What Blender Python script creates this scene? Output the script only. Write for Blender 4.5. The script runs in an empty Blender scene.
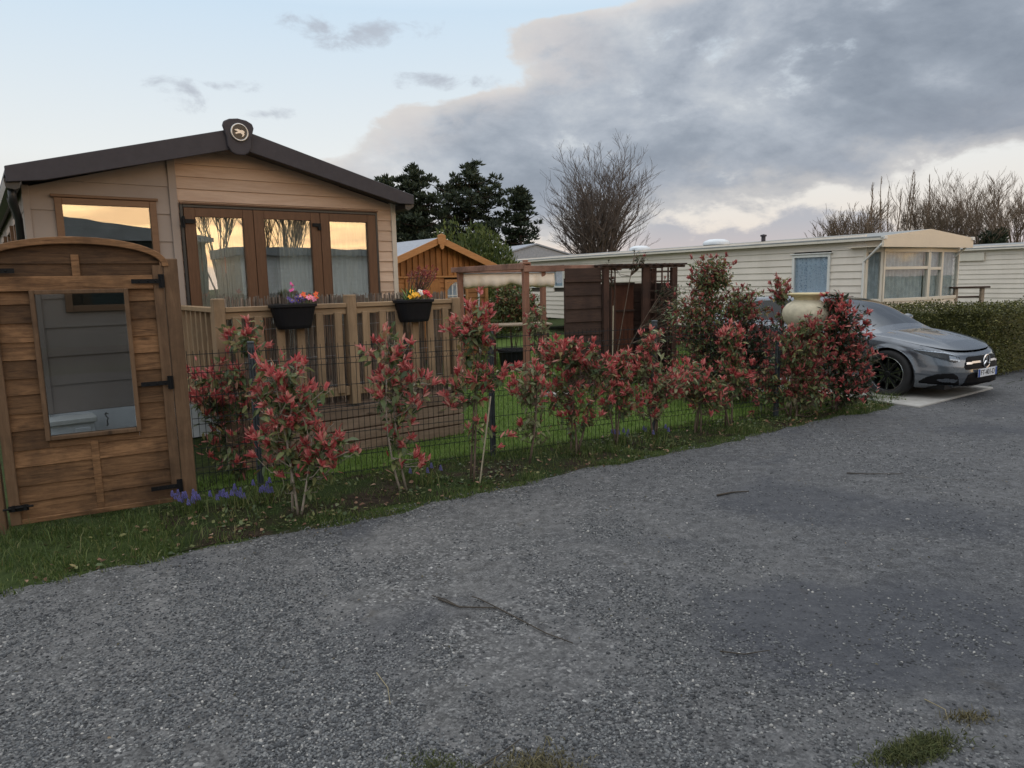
import bpy, bmesh, math, random
import numpy as np
from mathutils import Vector, Matrix
random.seed(7); RNG = np.random.default_rng(11)
SC = bpy.context.scene; COL = SC.collection
D2R = math.radians

# ---------------------------------------------------------------- helpers
def tag(o, label=None, cat=None, group=None, kind=None):
    if label: o['label'] = label
    if cat: o['category'] = cat
    if group: o['group'] = group
    if kind: o['kind'] = kind
    return o

def empty(name, loc=(0, 0, 0), rz=0.0, label=None, cat=None, group=None):
    o = bpy.data.objects.new(name, None); COL.objects.link(o)
    o.empty_display_size = .1
    o.location = loc; o.rotation_euler = (0, 0, rz)
    return tag(o, label, cat, group)

def link(name, me, mats, parent=None):
    o = bpy.data.objects.new(name, me); COL.objects.link(o)
    for m in (mats if isinstance(mats, (list, tuple)) else [mats]): me.materials.append(m)
    if parent: o.parent = parent
    return o

def copy_tree(o, parent=None):
    c = o.copy(); COL.objects.link(c)
    if parent: c.parent = parent
    for ch in list(o.children): copy_tree(ch, c)
    return c

class MB:
    """collects shapes and links them as one mesh object"""
    def __init__(s): s.v = []; s.f = []; s.mi = []; s.m = 0; s.M = Matrix.Identity(4)
    def add(s, vs, fs):
        b = len(s.v)
        s.v += [tuple(s.M @ Vector(p)) for p in vs]
        s.f += [tuple(b + i for i in f) for f in fs]; s.mi += [s.m] * len(fs)
    def box(s, x0, x1, y0, y1, z0, z1):
        s.add([(x0,y0,z0),(x1,y0,z0),(x1,y1,z0),(x0,y1,z0),(x0,y0,z1),(x1,y0,z1),(x1,y1,z1),(x0,y1,z1)],
              [(0,3,2,1),(4,5,6,7),(0,1,5,4),(1,2,6,5),(2,3,7,6),(3,0,4,7)])
    def cbox(s, c, d, rz=0, rx=0, ry=0):
        M0 = s.M; s.M = M0 @ Matrix.Translation(c) @ Matrix.Rotation(rz,4,'Z') @ Matrix.Rotation(ry,4,'Y') @ Matrix.Rotation(rx,4,'X')
        s.box(-d[0]/2,d[0]/2,-d[1]/2,d[1]/2,-d[2]/2,d[2]/2); s.M = M0
    def prism(s, poly, y0, y1, axis='y'):
        """polygon in (x,z) pushed along y (or (x,y) along z)"""
        n = len(poly)
        if axis == 'y': vs = [(p[0],y0,p[1]) for p in poly] + [(p[0],y1,p[1]) for p in poly]
        elif axis == 'z': vs = [(p[0],p[1],y0) for p in poly] + [(p[0],p[1],y1) for p in poly]
        else: vs = [(y0,p[0],p[1]) for p in poly] + [(y1,p[0],p[1]) for p in poly]
        fs = [tuple(range(n)), tuple(range(2*n-1, n-1, -1))] + [(i, i+n, (i+1)%n+n, (i+1)%n) for i in range(n)]
        s.add(vs, fs)
    def tube(s, pts, rad, n=6, caps=True):
        pts = [Vector(p) for p in pts]; k = len(pts)
        if not isinstance(rad, (list, tuple)): rad = [rad]*k
        vs = []; fs = []
        up = Vector((0.3, 0.9, 0.2))
        for i, p in enumerate(pts):
            t = (pts[min(i+1,k-1)] - pts[max(i-1,0)])
            t = t.normalized() if t.length > 1e-9 else Vector((0,0,1))
            a = t.cross(up); 
            if a.length < 1e-3: a = t.cross(Vector((1,0,0)))
            a.normalize(); b = t.cross(a); 
            for j in range(n):
                w = 2*math.pi*j/n; q = p + (a*math.cos(w)+b*math.sin(w))*rad[i]; vs.append(tuple(q))
        for i in range(k-1):
            for j in range(n): fs.append((i*n+j, i*n+(j+1)%n, (i+1)*n+(j+1)%n, (i+1)*n+j))
        if caps: fs.append(tuple(range(n-1,-1,-1))); fs.append(tuple(range((k-1)*n, k*n)))
        s.add(vs, fs)
    def lathe(s, prof, n=28, axis='z', sx=1, sy=1):
        vs = []; fs = []; k = len(prof)
        for (r, h) in prof:
            for j in range(n):
                w = 2*math.pi*j/n; c, t = r*math.cos(w)*sx, r*math.sin(w)*sy
                vs.append((c,t,h) if axis == 'z' else (c,h,t))
        for i in range(k-1):
            for j in range(n):
                q = (i*n+j, i*n+(j+1)%n, (i+1)*n+(j+1)%n, (i+1)*n+j)
                fs.append(q if axis == 'z' else q[::-1])
        s.add(vs, fs)
    def ball(s, c, r, nu=10, nv=7):
        M0 = s.M; s.M = M0 @ Matrix.Translation(c)
        r = r if isinstance(r, (tuple, list)) else (r, r, r)
        vs=[];fs=[]
        for i in range(nv+1):
            t=math.pi*i/nv
            for j in range(nu): w=2*math.pi*j/nu; vs.append((r[0]*math.sin(t)*math.cos(w), r[1]*math.sin(t)*math.sin(w), r[2]*math.cos(t)))
        for i in range(nv):
            for j in range(nu): fs.append((i*nu+j,(i+1)*nu+j,(i+1)*nu+(j+1)%nu,i*nu+(j+1)%nu))
        s.add(vs,fs); s.M = M0
    def build(s, name, mats, parent=None, bevel=0, smooth=False, seg=1):
        me = bpy.data.meshes.new(name); me.from_pydata(s.v, [], s.f); me.update()
        o = link(name, me, mats, parent)
        if any(s.mi): me.polygons.foreach_set('material_index', s.mi)
        bm = bmesh.new(); bm.from_mesh(me); bmesh.ops.recalc_face_normals(bm, faces=bm.faces); bm.to_mesh(me); bm.free()
        if smooth: me.polygons.foreach_set('use_smooth', [True]*len(me.polygons))
        if bevel:
            m = o.modifiers.new('Bevel','BEVEL'); m.width = bevel; m.segments = seg; m.limit_method = 'ANGLE'; m.angle_limit = D2R(40)
        return o

def fast_mesh(name, V, Fq, mats, parent=None, smooth=False, mi=None):
    """V (N,3), Fq (M,k) numpy -> object"""
    V = np.asarray(V, np.float32); Fq = np.asarray(Fq, np.int32); k = Fq.shape[1]
    me = bpy.data.meshes.new(name); me.vertices.add(len(V)); me.vertices.foreach_set('co', V.ravel())
    me.loops.add(Fq.size); me.loops.foreach_set('vertex_index', Fq.ravel())
    me.polygons.add(len(Fq)); me.polygons.foreach_set('loop_start', np.arange(0, Fq.size, k, dtype=np.int32))
    me.polygons.foreach_set('loop_total', np.full(len(Fq), k, np.int32))
    if smooth: me.polygons.foreach_set('use_smooth', np.ones(len(Fq), bool))
    me.update(calc_edges=True)
    o = link(name, me, mats, parent)
    if mi is not None: me.polygons.foreach_set('material_index', np.asarray(mi, np.int32))
    return o

def unit(a): return a / np.maximum(np.linalg.norm(a, axis=1, keepdims=True), 1e-9)

def leaves(name, P, Dr, Nr, L, W, mats, parent=None, fold=.25, curl=.2, mi=None):
    """folded, curled leaves: 8 vertices, 6 faces each"""
    P = np.asarray(P, float); n = len(P); Dr = unit(np.asarray(Dr, float)); Nr = np.asarray(Nr, float)
    S = unit(np.cross(Dr, Nr)); Nn = np.cross(S, Dr)
    L = np.asarray(L, float).reshape(-1,1)*np.ones((n,1)); W = np.asarray(W, float).reshape(-1,1)*np.ones((n,1))
    ts = [0, .32, .32, .32, .7, .7, .7, 1.0]; ws = [0, -1, 0, 1, -.78, 0, .78, 0]
    V = np.zeros((n, 8, 3))
    for i, (t, w) in enumerate(zip(ts, ws)):
        h = abs(w)*fold*W - curl*L*t*t
        V[:, i] = P + Dr*L*t + S*W*w + Nn*h
    tri = np.array([[0,1,2,2],[0,2,3,3],[1,4,5,2],[2,5,6,3],[4,7,5,5],[5,7,6,6]])
    T = np.array([[0,1,2],[0,2,3],[1,4,5],[1,5,2],[2,5,6],[2,6,3],[4,7,5],[5,7,6]])
    F = (T[None] + (np.arange(n)*8)[:,None,None]).reshape(-1,3)
    m = None if mi is None else np.repeat(np.asarray(mi), 8)
    return fast_mesh(name, V.reshape(-1,3), F, mats, parent, True, m)

def blades(name, P, H, W, lean, mats, parent=None):
    """grass: two-segment bent blade, 5 verts, 3 tris"""
    n = len(P); a = RNG.uniform(0, 2*math.pi, n); b = RNG.uniform(0, 2*math.pi, n)
    s = np.stack([np.cos(a), np.sin(a), np.zeros(n)], 1); d = np.stack([np.cos(b), np.sin(b), np.zeros(n)], 1)
    H = np.asarray(H).reshape(-1,1); W = np.asarray(W).reshape(-1,1); lean = np.asarray(lean).reshape(-1,1)
    up = np.array([[0,0,1.]])
    V = np.stack([P - s*W, P + s*W, P - s*W*.8 + up*H*.55 + d*lean*H*.3, P + s*W*.8 + up*H*.55 + d*lean*H*.3, P + up*H*(1-.35*lean) + d*lean*H], 1)
    T = np.array([[0,1,3],[0,3,2],[2,3,4]])
    F = (T[None] + (np.arange(n)*5)[:,None,None]).reshape(-1,3)
    return fast_mesh(name, V.reshape(-1,3), F, mats, parent)

# ---------------------------------------------------------------- materials
class NT:
    def __init__(s, name):
        s.m = bpy.data.materials.new(name); s.m.use_nodes = True; s.t = s.m.node_tree; s.t.nodes.clear()
        s.out = s.n('ShaderNodeOutputMaterial')
    def n(s, typ, inp=None, **kw):
        x = s.t.nodes.new(typ)
        for k, v in kw.items(): setattr(x, k, v)
        for k, v in (inp or {}).items():
            if isinstance(v, bpy.types.NodeSocket): s.t.links.new(v, x.inputs[k])
            else: x.inputs[k].default_value = v
        return x
    def coord(s, scale=(1,1,1), which='Object'):
        c = s.n('ShaderNodeTexCoord').outputs[which]
        return s.n('ShaderNodeMapping', {'Vector': c, 'Scale': scale}).outputs[0]
    def noise(s, vec, scale, detail=4, rough=.55, dist=0, out=0):
        return s.n('ShaderNodeTexNoise', {'Vector': vec, 'Scale': scale, 'Detail': detail, 'Roughness': rough, 'Distortion': dist}).outputs[out]
    def ramp(s, fac, stops, interp='LINEAR'):
        r = s.n('ShaderNodeValToRGB', {'Fac': fac}); r.color_ramp.interpolation = interp
        e = r.color_ramp.elements
        while len(e) < len(stops): e.new(.5)
        for x, (p, c) in zip(e, stops):
            x.position = p; x.color = (*c, 1) if isinstance(c, (tuple, list)) else (c, c, c, 1)
        return r.outputs[0]
    def mix(s, a, b, fac, mode='MIX'):
        x = s.n('ShaderNodeMix', data_type='RGBA', blend_type=mode)
        for i, v in ((0, fac), (6, a), (7, b)):
            if isinstance(v, bpy.types.NodeSocket): s.t.links.new(v, x.inputs[i])
            else: x.inputs[i].default_value = v if i == 0 or len(v) == 4 else (*v, 1)
        return x.outputs[2]
    def math(s, op, a, b=0.0, c=None, clamp=False):
        x = s.n('ShaderNodeMath', operation=op, use_clamp=clamp)
        for i, v in enumerate((a, b) if c is None else (a, b, c)):
            if isinstance(v, bpy.types.NodeSocket): s.t.links.new(v, x.inputs[i])
            else: x.inputs[i].default_value = v
        return x.outputs[0]
    def bsdf(s, col, rough=.6, metal=0, normal=None, spec=.5, **extra):
        i = {'Base Color': col if isinstance(col, bpy.types.NodeSocket) else (*col, 1), 'Roughness': rough, 'Metallic': metal, 'Specular IOR Level': spec}
        i.update(extra)
        b = s.n('ShaderNodeBsdfPrincipled', i)
        if normal is not None: s.t.links.new(normal, b.inputs['Normal'])
        s.t.links.new(b.outputs[0], s.out.inputs[0]); return b
    def bump(s, h, strength=.3, dist=.01):
        return s.n('ShaderNodeBump', {'Height': h, 'Strength': strength, 'Distance': dist}).outputs[0]

def paint(name, col, rough=.5, var=.12, scale=6, metal=0, dirt=None, bump=.05, spec=.5, **extra):
    k = NT(name); v = k.coord()
    n = k.noise(v, scale, 5, .6)
    a = tuple(c*(1-var) for c in col); b = tuple(min(1, c*(1+var)) for c in col)
    c = k.ramp(n, [(.3, a), (.7, b)])
    if dirt:
        d = k.ramp(k.noise(k.coord((1,1,.25)), 3.1, 6, .65), [(.48, 0.0), (.75, 1.0)])
        c = k.mix(c, dirt, k.math('MULTIPLY', d, .55))
    r = k.math('ADD', k.math('MULTIPLY', k.noise(v, scale*3, 3), .2), rough-.1)
    k.bsdf(c, r, metal, k.bump(k.noise(v, scale*9, 4), bump, .004), spec, **extra); return k.m

def wood(name, c0, c1, axis='x', scale=1.0, rough=.75, dark=None, knots=True, bump=.35, island=.35):
    """grain along the given axis, board-to-board tone from the island, knots, weather"""
    k = NT(name)
    st = {'x': (.9, 9, 9), 'y': (9, .9, 9), 'z': (9, 9, .9)}[axis]
    geo = k.n('ShaderNodeNewGeometry').outputs['Random Per Island']
    off = k.n('ShaderNodeCombineXYZ', {0: k.math('MULTIPLY', geo, 37.), 1: k.math('MULTIPLY', geo, 91.), 2: k.math('MULTIPLY', geo, 13.)}).outputs[0]
    obj = k.n('ShaderNodeTexCoord').outputs['Object']
    v = k.n('ShaderNodeMapping', {'Vector': k.n('ShaderNodeVectorMath', {0: obj, 1: off}, operation='ADD').outputs[0], 'Scale': st}).outputs[0]
    g = k.noise(v, 2.4*scale, 7, .62, 1.2)
    f = k.noise(v, 14*scale, 4, .7, .4)
    w = k.math('ADD', k.math('MULTIPLY', g, .7), k.math('MULTIPLY', f, .3))
    c = k.ramp(w, [(.3, c0), (.68, c1)])
    c = k.mix(c, k.ramp(geo, [(0, 1-island), (1, 1.0+island*.3)]), 1.0, 'MULTIPLY')
    big = k.noise(k.coord((1,1,1)), 1.7, 5, .65)
    if dark: c = k.mix(c, dark, k.ramp(big, [(.46, 0.0), (.66, .75)]))
    if knots:
        st2 = {'x': (2.2, 7, 7), 'y': (7, 2.2, 7), 'z': (7, 7, 2.2)}[axis]
        v2 = k.n('ShaderNodeMapping', {'Vector': k.n('ShaderNodeVectorMath', {0: obj, 1: off}, operation='ADD').outputs[0], 'Scale': st2}).outputs[0]
        vo = k.n('ShaderNodeTexVoronoi', {'Vector': v2, 'Scale': 1.0, 'Randomness': 1.0}).outputs['Distance']
        kd = k.ramp(vo, [(.05, 1.0), (.13, 0.0)])
        c = k.mix(c, tuple(x*.35 for x in c0), k.math('MULTIPLY', kd, .8))
    k.bsdf(c, rough, 0, k.bump(w, bump, .006), .3); return k.m

def leafmat(name, stops, rough=.45, trans=.25, bumpy=False):
    k = NT(name)
    g = k.n('ShaderNodeNewGeometry').outputs['Random Per Island']
    c = k.ramp(g, stops)
    n = k.noise(k.coord(), 30, 3)
    c = k.mix(c, k.ramp(n, [(.3, .75), (.7, 1.15)]), 1.0, 'MULTIPLY')
    b = k.bsdf(c, rough, 0, None, .35)
    t = k.n('ShaderNodeBsdfTranslucent', {'Color': c})
    mx = k.n('ShaderNodeMixShader', {0: trans, 1: b.outputs[0], 2: t.outputs[0]})
    k.t.links.new(mx.outputs[0], k.out.inputs[0]); return k.m

def glass(name, tint=(.8,.85,.85), refl=.3, rough=.0, extra=0.6, wobble=.03):
    """window glass: see-through, with a coated reflection that grows at grazing angles"""
    k = NT(name)
    tr = k.n('ShaderNodeBsdfTransparent', {'Color': (*tint, 1)})
    wob = k.bump(k.noise(k.coord(), 1.6, 2), wobble, .02)
    gl = k.n('ShaderNodeBsdfGlossy', {'Color': (1,1,1,1), 'Roughness': rough, 'Normal': wob})
    lw = k.n('ShaderNodeLayerWeight', {'Blend': .35}).outputs['Fresnel']
    f = k.math('ADD', k.math('MULTIPLY', lw, extra), refl, clamp=True)
    mx = k.n('ShaderNodeMixShader', {0: f, 1: tr.outputs[0], 2: gl.outputs[0]})
    k.t.links.new(mx.outputs[0], k.out.inputs[0]); return k.m

M = {}
M['black_plastic'] = paint('black_plastic', (.010,.010,.012), .5, .2, spec=.2)
M['black_iron'] = paint('black_iron', (.008,.008,.009), .6, .2, spec=.2)
M['white_pvc'] = paint('white_pvc', (.72,.72,.69), .4, .04, dirt=(.45,.43,.37))
M['galv'] = paint('galv', (.38,.39,.4), .45, .1, metal=.6)
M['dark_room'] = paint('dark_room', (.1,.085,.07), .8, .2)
M['glass'] = glass('glass', (.82,.85,.84), .20, extra=.45)
M['glass_far'] = glass('glass_far', (.85,.88,.9), .03, .0, .15)
M['stem'] = paint('stem', (.13,.09,.065), .8, .3, 25)
M['stem_pale'] = paint('stem_pale', (.30,.25,.2), .8, .25, 25)
M['soil'] = None
# ---------------------------------------------------------------- camera
HC, PITCH, ROLL, FPX = 1.7, D2R(8.25), D2R(1.2), 710.0
fw = Vector((0, math.cos(PITCH), -math.sin(PITCH))); up0 = Vector((0, math.sin(PITCH), math.cos(PITCH))); r0 = Vector((1,0,0))
rt = math.cos(ROLL)*r0 - math.sin(ROLL)*up0; upv = math.cos(ROLL)*up0 + math.sin(ROLL)*r0
cam = bpy.data.cameras.new('camera'); cam.lens = 36*FPX/1024; cam.sensor_width = 36; cam.clip_end = 3000; cam.clip_start = .05
co = bpy.data.objects.new('camera', cam); COL.objects.link(co); SC.camera = co
co.matrix_world = Matrix(((rt.x,upv.x,-fw.x,0),(rt.y,upv.y,-fw.y,0),(rt.z,upv.z,-fw.z,HC),(0,0,0,1)))

SC.render.engine = 'CYCLES'; SC.cycles.use_denoising = True; SC.cycles.max_bounces = 8; SC.cycles.transparent_max_bounces = 12
SC.cycles.sample_clamp_indirect = 6
SC.view_settings.view_transform = 'Standard'; SC.view_settings.look = 'None'; SC.view_settings.exposure = 0.0; SC.view_settings.gamma = 1

# ---------------------------------------------------------------- sky: dusk, low sun behind the camera's right shoulder, cloud bank ahead right
SUN_AZ = math.atan2(.8, -.6)      # from +Y towards +X
SUN_EL = D2R(3.0)
W = bpy.data.worlds.new('World'); SC.world = W; W.use_nodes = True
k = NT.__new__(NT); k.t = W.node_tree; k.t.nodes.clear(); k.m = None
k.out = k.n('ShaderNodeOutputWorld')
gen = k.n('ShaderNodeTexCoord').outputs['Generated']
sx = k.n('ShaderNodeSeparateXYZ', {0: gen}); X, Y, Z = sx.outputs
AZ = k.math('ARCTAN2', X, Y); EL = k.math('ARCSINE', k.math('MINIMUM', k.math('MAXIMUM', Z, -1.), 1.))
def curve(fac, pts):
    """piecewise smooth function of a socket; pts in real units"""
    x0, x1 = pts[0][0], pts[-1][0]; ys = [p[1] for p in pts]; y0, y1 = min(ys), max(ys)
    c = k.n('ShaderNodeFloatCurve', {'Value': k.n('ShaderNodeMapRange', {0: fac, 1: x0, 2: x1, 3: 0., 4: 1.}).outputs[0]})
    cm = c.mapping.curves[0]; P = [((p[0]-x0)/(x1-x0), (p[1]-y0)/(y1-y0+1e-9)) for p in pts]
    cm.points[0].location = P[0]; cm.points[1].location = P[-1]
    for p in P[1:-1]: cm.points.new(*p)
    c.mapping.update()
    return k.n('ShaderNodeMapRange', {0: c.outputs[0], 1: 0., 2: 1., 3: y0, 4: y1}).outputs[0]
def sstep(v, a, b):
    return k.n('ShaderNodeMapRange', {0: v, 1: a, 2: b, 3: 0., 4: 1.}, interpolation_type='SMOOTHSTEP').outputs[0]
sky = k.n('ShaderNodeTexSky', sky_type='NISHITA', sun_disc=False, sun_elevation=SUN_EL, sun_rotation=SUN_AZ, air_density=1.0, dust_density=1.5, ozone_density=2.0)
# high thin veil: cream low down, pale blue higher, brightness added overhead out of view to light the ground, warm near the set sun
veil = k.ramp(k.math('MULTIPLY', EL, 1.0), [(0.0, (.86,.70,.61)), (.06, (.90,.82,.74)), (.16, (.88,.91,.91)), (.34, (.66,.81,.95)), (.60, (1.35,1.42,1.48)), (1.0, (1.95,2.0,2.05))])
sd = (math.sin(SUN_AZ), math.cos(SUN_AZ), .05)
dt = k.n('ShaderNodeVectorMath', {0: gen, 1: sd}, operation='DOT_PRODUCT').outputs['Value']
streak = k.noise(k.n('ShaderNodeMapping', {'Vector': gen, 'Scale': (1.5, 1.5, 14)}).outputs[0], 3.0, 5, .6, .6)
glowf = k.math('MULTIPLY', sstep(dt, .55, .99), k.math('SUBTRACT', 1.0, sstep(EL, .09, .34)))
glow = k.mix((1.9,1.0,.30), (3.2,1.95,.72), k.ramp(streak, [(.42, 0.0), (.62, 1.0)]))
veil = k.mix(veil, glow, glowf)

pv = k.n('ShaderNodeMapping', {'Vector': gen, 'Scale': (1, 1, 1.9)}).outputs[0]
n1 = k.noise(pv, 5.0, 9, .57, .35); n2 = k.noise(pv, 11.0, 6, .6, .2); n3 = k.noise(pv, 2.6, 7, .55, .5)
# distance inside the bank's left edge (radians) and its lower edge
Led = curve(EL, [(.10,-.33),(.155,-.275),(.19,-.22),(.235,-.10),(.262,0.0),(.285,.0),(.315,.01),(.345,.17),(.45,.30),(.8,.4)])
Bed = curve(AZ, [(-.4,.12),(-.2,.085),(-.05,.055),(.08,.055),(.192,.080),(.30,.083),(.416,.094),(.52,.118),(.613,.135),(.9,.17),(1.6,.34),(3.2,.7)])
dL = k.math('SUBTRACT', AZ, Led); dB = k.math('MULTIPLY', k.math('SUBTRACT', EL, Bed), 1.5)
inside = k.math('SMOOTH_MIN', dL, dB, .06)
inside = k.math('MINIMUM', inside, .2)
rag = k.math('MULTIPLY', k.math('SUBTRACT', k.math('ADD', k.math('MULTIPLY', n1, .66), k.math('MULTIPLY', n2, .34)), .5), .40)
dens = k.math('ADD', inside, rag)
n4 = k.noise(pv, 8.5, 10, .62, .15)
breaks = k.math('MULTIPLY', sstep(k.math('ADD', n4, k.math('MULTIPLY', n1, .5)), .84, .98), k.math('SUBTRACT', 1.0, sstep(AZ, .35, .6)))
m_bank = k.math('MULTIPLY', sstep(dens, -.007, .026), k.math('SUBTRACT', 1.0, k.math('MULTIPLY', breaks, .45)))
m_bank = k.math('MULTIPLY', m_bank, k.math('SUBTRACT', 1.0, k.math('MULTIPLY', sstep(EL, .44, .80), .8)))  # bank thinned overhead, out of view, so the added brightness reaches the ground
holes = k.math('MULTIPLY', sstep(k.math('ADD', n1, k.math('MULTIPLY', n3, .5)), .66, .56), 0.0)
# bank tones
tone = k.math('ADD', k.math('MULTIPLY', n3, .50), k.math('ADD', k.math('MULTIPLY', n1, .22), k.math('MULTIPLY', n4, .28)))
tone = k.math('ADD', tone, k.math('MULTIPLY', k.math('SUBTRACT', .22, AZ), .10))
bank = k.ramp(tone, [(.37, (.235,.275,.34)), (.445, (.325,.37,.44)), (.505, (.45,.495,.565)), (.57, (.60,.635,.68)), (.65,(.82,.83,.84))])
low = k.math('SUBTRACT', 1.0, sstep(dB, .0, .16))
bank = k.mix(bank, (.31,.335,.40), k.math('MULTIPLY', low, .5))
lit = k.math('MULTIPLY', k.math('SUBTRACT', 1.0, sstep(dL, .02, .2)), sstep(n2, .38, .62))
bank = k.mix(bank, (.74,.69,.67), k.math('MULTIPLY', lit, .7))
edge = k.math('SUBTRACT', 1.0, sstep(dens, .0, .085))
bank = k.mix(bank, (.80,.76,.72), k.math('MULTIPLY', edge, .65))
# low lavender banks under the gap of clear sky on the right
lowtop = curve(AZ, [(-1.2,.0),(-.3,.015),(.05,.055),(.12,.075),(.19,.083),(.24,.070),(.30,.068),(.36,.078),(.43,.083),(.47,.072),(.52,.050),(.60,.05),(.75,.06),(1.5,.03)])
ld = k.math('ADD', k.math('SUBTRACT', lowtop, EL), k.math('MULTIPLY', k.math('SUBTRACT', k.noise(pv, 15., 7, .6), .5), .07))
m_low = k.math('MULTIPLY', sstep(ld, -.004, .012), sstep(AZ, .02, .22))
lowc = k.ramp(EL, [(.0, (.78,.64,.60)), (.03, (.64,.57,.57)), (.07, (.50,.51,.56))])
# small wisps on the clear left
def blob(a, e, wa, we):
    p = k.math('DIVIDE', k.math('SUBTRACT', AZ, a), wa); q = k.math('DIVIDE', k.math('SUBTRACT', EL, e), we)
    return k.math('SUBTRACT', 1.0, k.math('SQRT', k.math('ADD', k.math('MULTIPLY', p, p), k.math('MULTIPLY', q, q))))
wis = None
for b in [(-.412,.236,.055,.028),(-.20,.315,.13,.028),(-.09,.258,.085,.018),(-.31,.215,.06,.012),(-.36,.245,.05,.012)]:
    x = blob(*b); wis = x if wis is None else k.math('MAXIMUM', wis, x)
wn = k.noise(pv, 17.0, 6, .62, .3)
m_w = k.math('MULTIPLY', sstep(k.math('ADD', wis, k.math('MULTIPLY', k.math('SUBTRACT', wn, .52), 3.2)), .25, 1.1), .75)
m_w = k.math('MULTIPLY', m_w, sstep(wis, -.3, .3))
# broken cloud over the rest of the sky (behind and overhead)
m_else = k.math('MULTIPLY', sstep(k.math('ADD', n3, k.math('MULTIPLY', n1, .35)), .62, .80), sstep(k.math('ABSOLUTE', AZ), .75, 1.1))
m_else = k.math('MULTIPLY', m_else, sstep(EL, .16, .4))
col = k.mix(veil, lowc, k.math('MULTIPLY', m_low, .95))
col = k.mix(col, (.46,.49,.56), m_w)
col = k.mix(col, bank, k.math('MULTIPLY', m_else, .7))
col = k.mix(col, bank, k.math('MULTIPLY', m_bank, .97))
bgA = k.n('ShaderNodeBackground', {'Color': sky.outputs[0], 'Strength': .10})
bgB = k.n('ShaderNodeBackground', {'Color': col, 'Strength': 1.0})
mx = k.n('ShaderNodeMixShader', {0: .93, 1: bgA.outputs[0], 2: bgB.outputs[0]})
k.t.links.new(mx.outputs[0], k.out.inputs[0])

sl = bpy.data.lights.new('sun', 'SUN'); sl.energy = .5; sl.angle = D2R(50); sl.color = (1.0,.85,.70)
so = bpy.data.objects.new('sun', sl); COL.objects.link(so)
dirv = Vector((math.sin(SUN_AZ)*math.cos(SUN_EL), math.cos(SUN_AZ)*math.cos(SUN_EL), math.sin(D2R(7))))
so.rotation_euler = dirv.to_track_quat('Z', 'Y').to_euler(); so.location = (10, -8, 12)

# ---------------------------------------------------------------- ground, road, soil, concrete
RD = np.array([.834, .552]); RN = np.array([-.552, .834]); E0 = np.array([-2.93, 3.82])   # road edge line, RN points into the garden
def edge_off(t):  # wavy road edge
    return .05*math.sin(t*1.9)+.035*math.sin(t*4.7+1)+.025*math.sin(t*11.3+2)
k = NT('ground'); v = k.coord()
n = k.noise(v, 1.1, 6, .6); n2_ = k.noise(v, 14, 5, .65)
c = k.ramp(n2_, [(.3, (.022,.032,.010)), (.55, (.04,.058,.018)), (.75, (.075,.085,.03))])
c = k.mix(c, (.05,.036,.025), k.ramp(n, [(.55, 0.0), (.7, .7)]))
k.bsdf(c, .95, 0, k.bump(n2_, .8, .03), .1); M['ground'] = k.m
k = NT('soil'); v = k.coord()
n = k.noise(v, 9, 8, .7); n2_ = k.noise(v, 60, 4, .7)
c = k.ramp(n, [(.3, (.018,.013,.010)), (.55, (.045,.033,.024)), (.75, (.09,.066,.048))])
c = k.mix(c, (.03,.05,.015), k.ramp(k.noise(v, 2.3, 5), [(.42, 0.0), (.58, .85)]))
k.bsdf(c, .95, 0, k.bump(k.math('ADD', n, k.math('MULTIPLY', n2_, .4)), 1.0, .04), .1); M['soil'] = k.m

k = NT('road_gravel'); v = k.coord()
big = k.noise(v, .45, 6, .6, .4); mid = k.noise(v, 2.2, 6, .62, .3)
vo = k.n('ShaderNodeTexVoronoi', {'Vector': v, 'Scale': 75., 'Randomness': 1.0})
vo2 = k.n('ShaderNodeTexVoronoi', {'Vector': v, 'Scale': 150., 'Randomness': 1.0})
def cellval(node): return k.n('ShaderNodeSeparateColor', {0: node.outputs['Color']}).outputs[0]
st = k.ramp(cellval(vo), [(.0, (.03,.03,.03)), (.5, (.095,.095,.094)), (.85, (.18,.178,.172)), (.97, (.29,.282,.268)), (1, (.5,.49,.46))])
st2 = k.ramp(cellval(vo2), [(.0, (.038,.038,.038)), (.6, (.108,.107,.106)), (1, (.21,.208,.20))])
fac = k.ramp(k.math('ADD', k.math('MULTIPLY', mid, .6), k.math('MULTIPLY', big, .4)), [(.42, 0.0), (.56, 1.0)])
stones = k.mix(st2, st, fac)
dirt = k.ramp(k.noise(v, 40, 6, .7), [(.3, (.115,.112,.109)), (.7, (.205,.198,.188))])
dfac = k.ramp(k.math('ADD', k.math('MULTIPLY', k.noise(v, .9, 7, .62, .6), .75), k.math('MULTIPLY', k.noise(v, 7, 5), .25)), [(.44, .06), (.62, .72)])
c = k.mix(stones, dirt, dfac)
# tarred smoother, darker middle to the right; a few worn dark patches
sp = k.n('ShaderNodeSeparateXYZ', {0: v}).outputs
tar = k.math('MULTIPLY', k.n('ShaderNodeMapRange', {0: k.math('ADD', sp[0], k.math('MULTIPLY', k.math('SUBTRACT', big, .5), 3.5)), 1: -.4, 2: 1.8, 3: 0., 4: 1.}).outputs[0], .55)
tarc = k.ramp(k.noise(v, 90, 5, .75), [(.34, (.03,.032,.037)), (.5, (.075,.078,.085)), (.62, (.13,.132,.136)), (.74, (.30,.298,.29))])
mot = k.ramp(k.noise(v, 13, 6, .72, .5), [(.34, .62), (.66, 1.25)])
c = k.mix(c, tarc, tar)
c = k.mix(c, mot, 1.0, 'MULTIPLY')
pat = k.ramp(k.noise(v, .62, 4, .5, .8), [(.54, 0.0), (.66, .5)])
dx_=k.math('DIVIDE',k.math('SUBTRACT',sp[0],1.75),1.25); dy_=k.math('DIVIDE',k.math('SUBTRACT',sp[1],3.25),.75)
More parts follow.
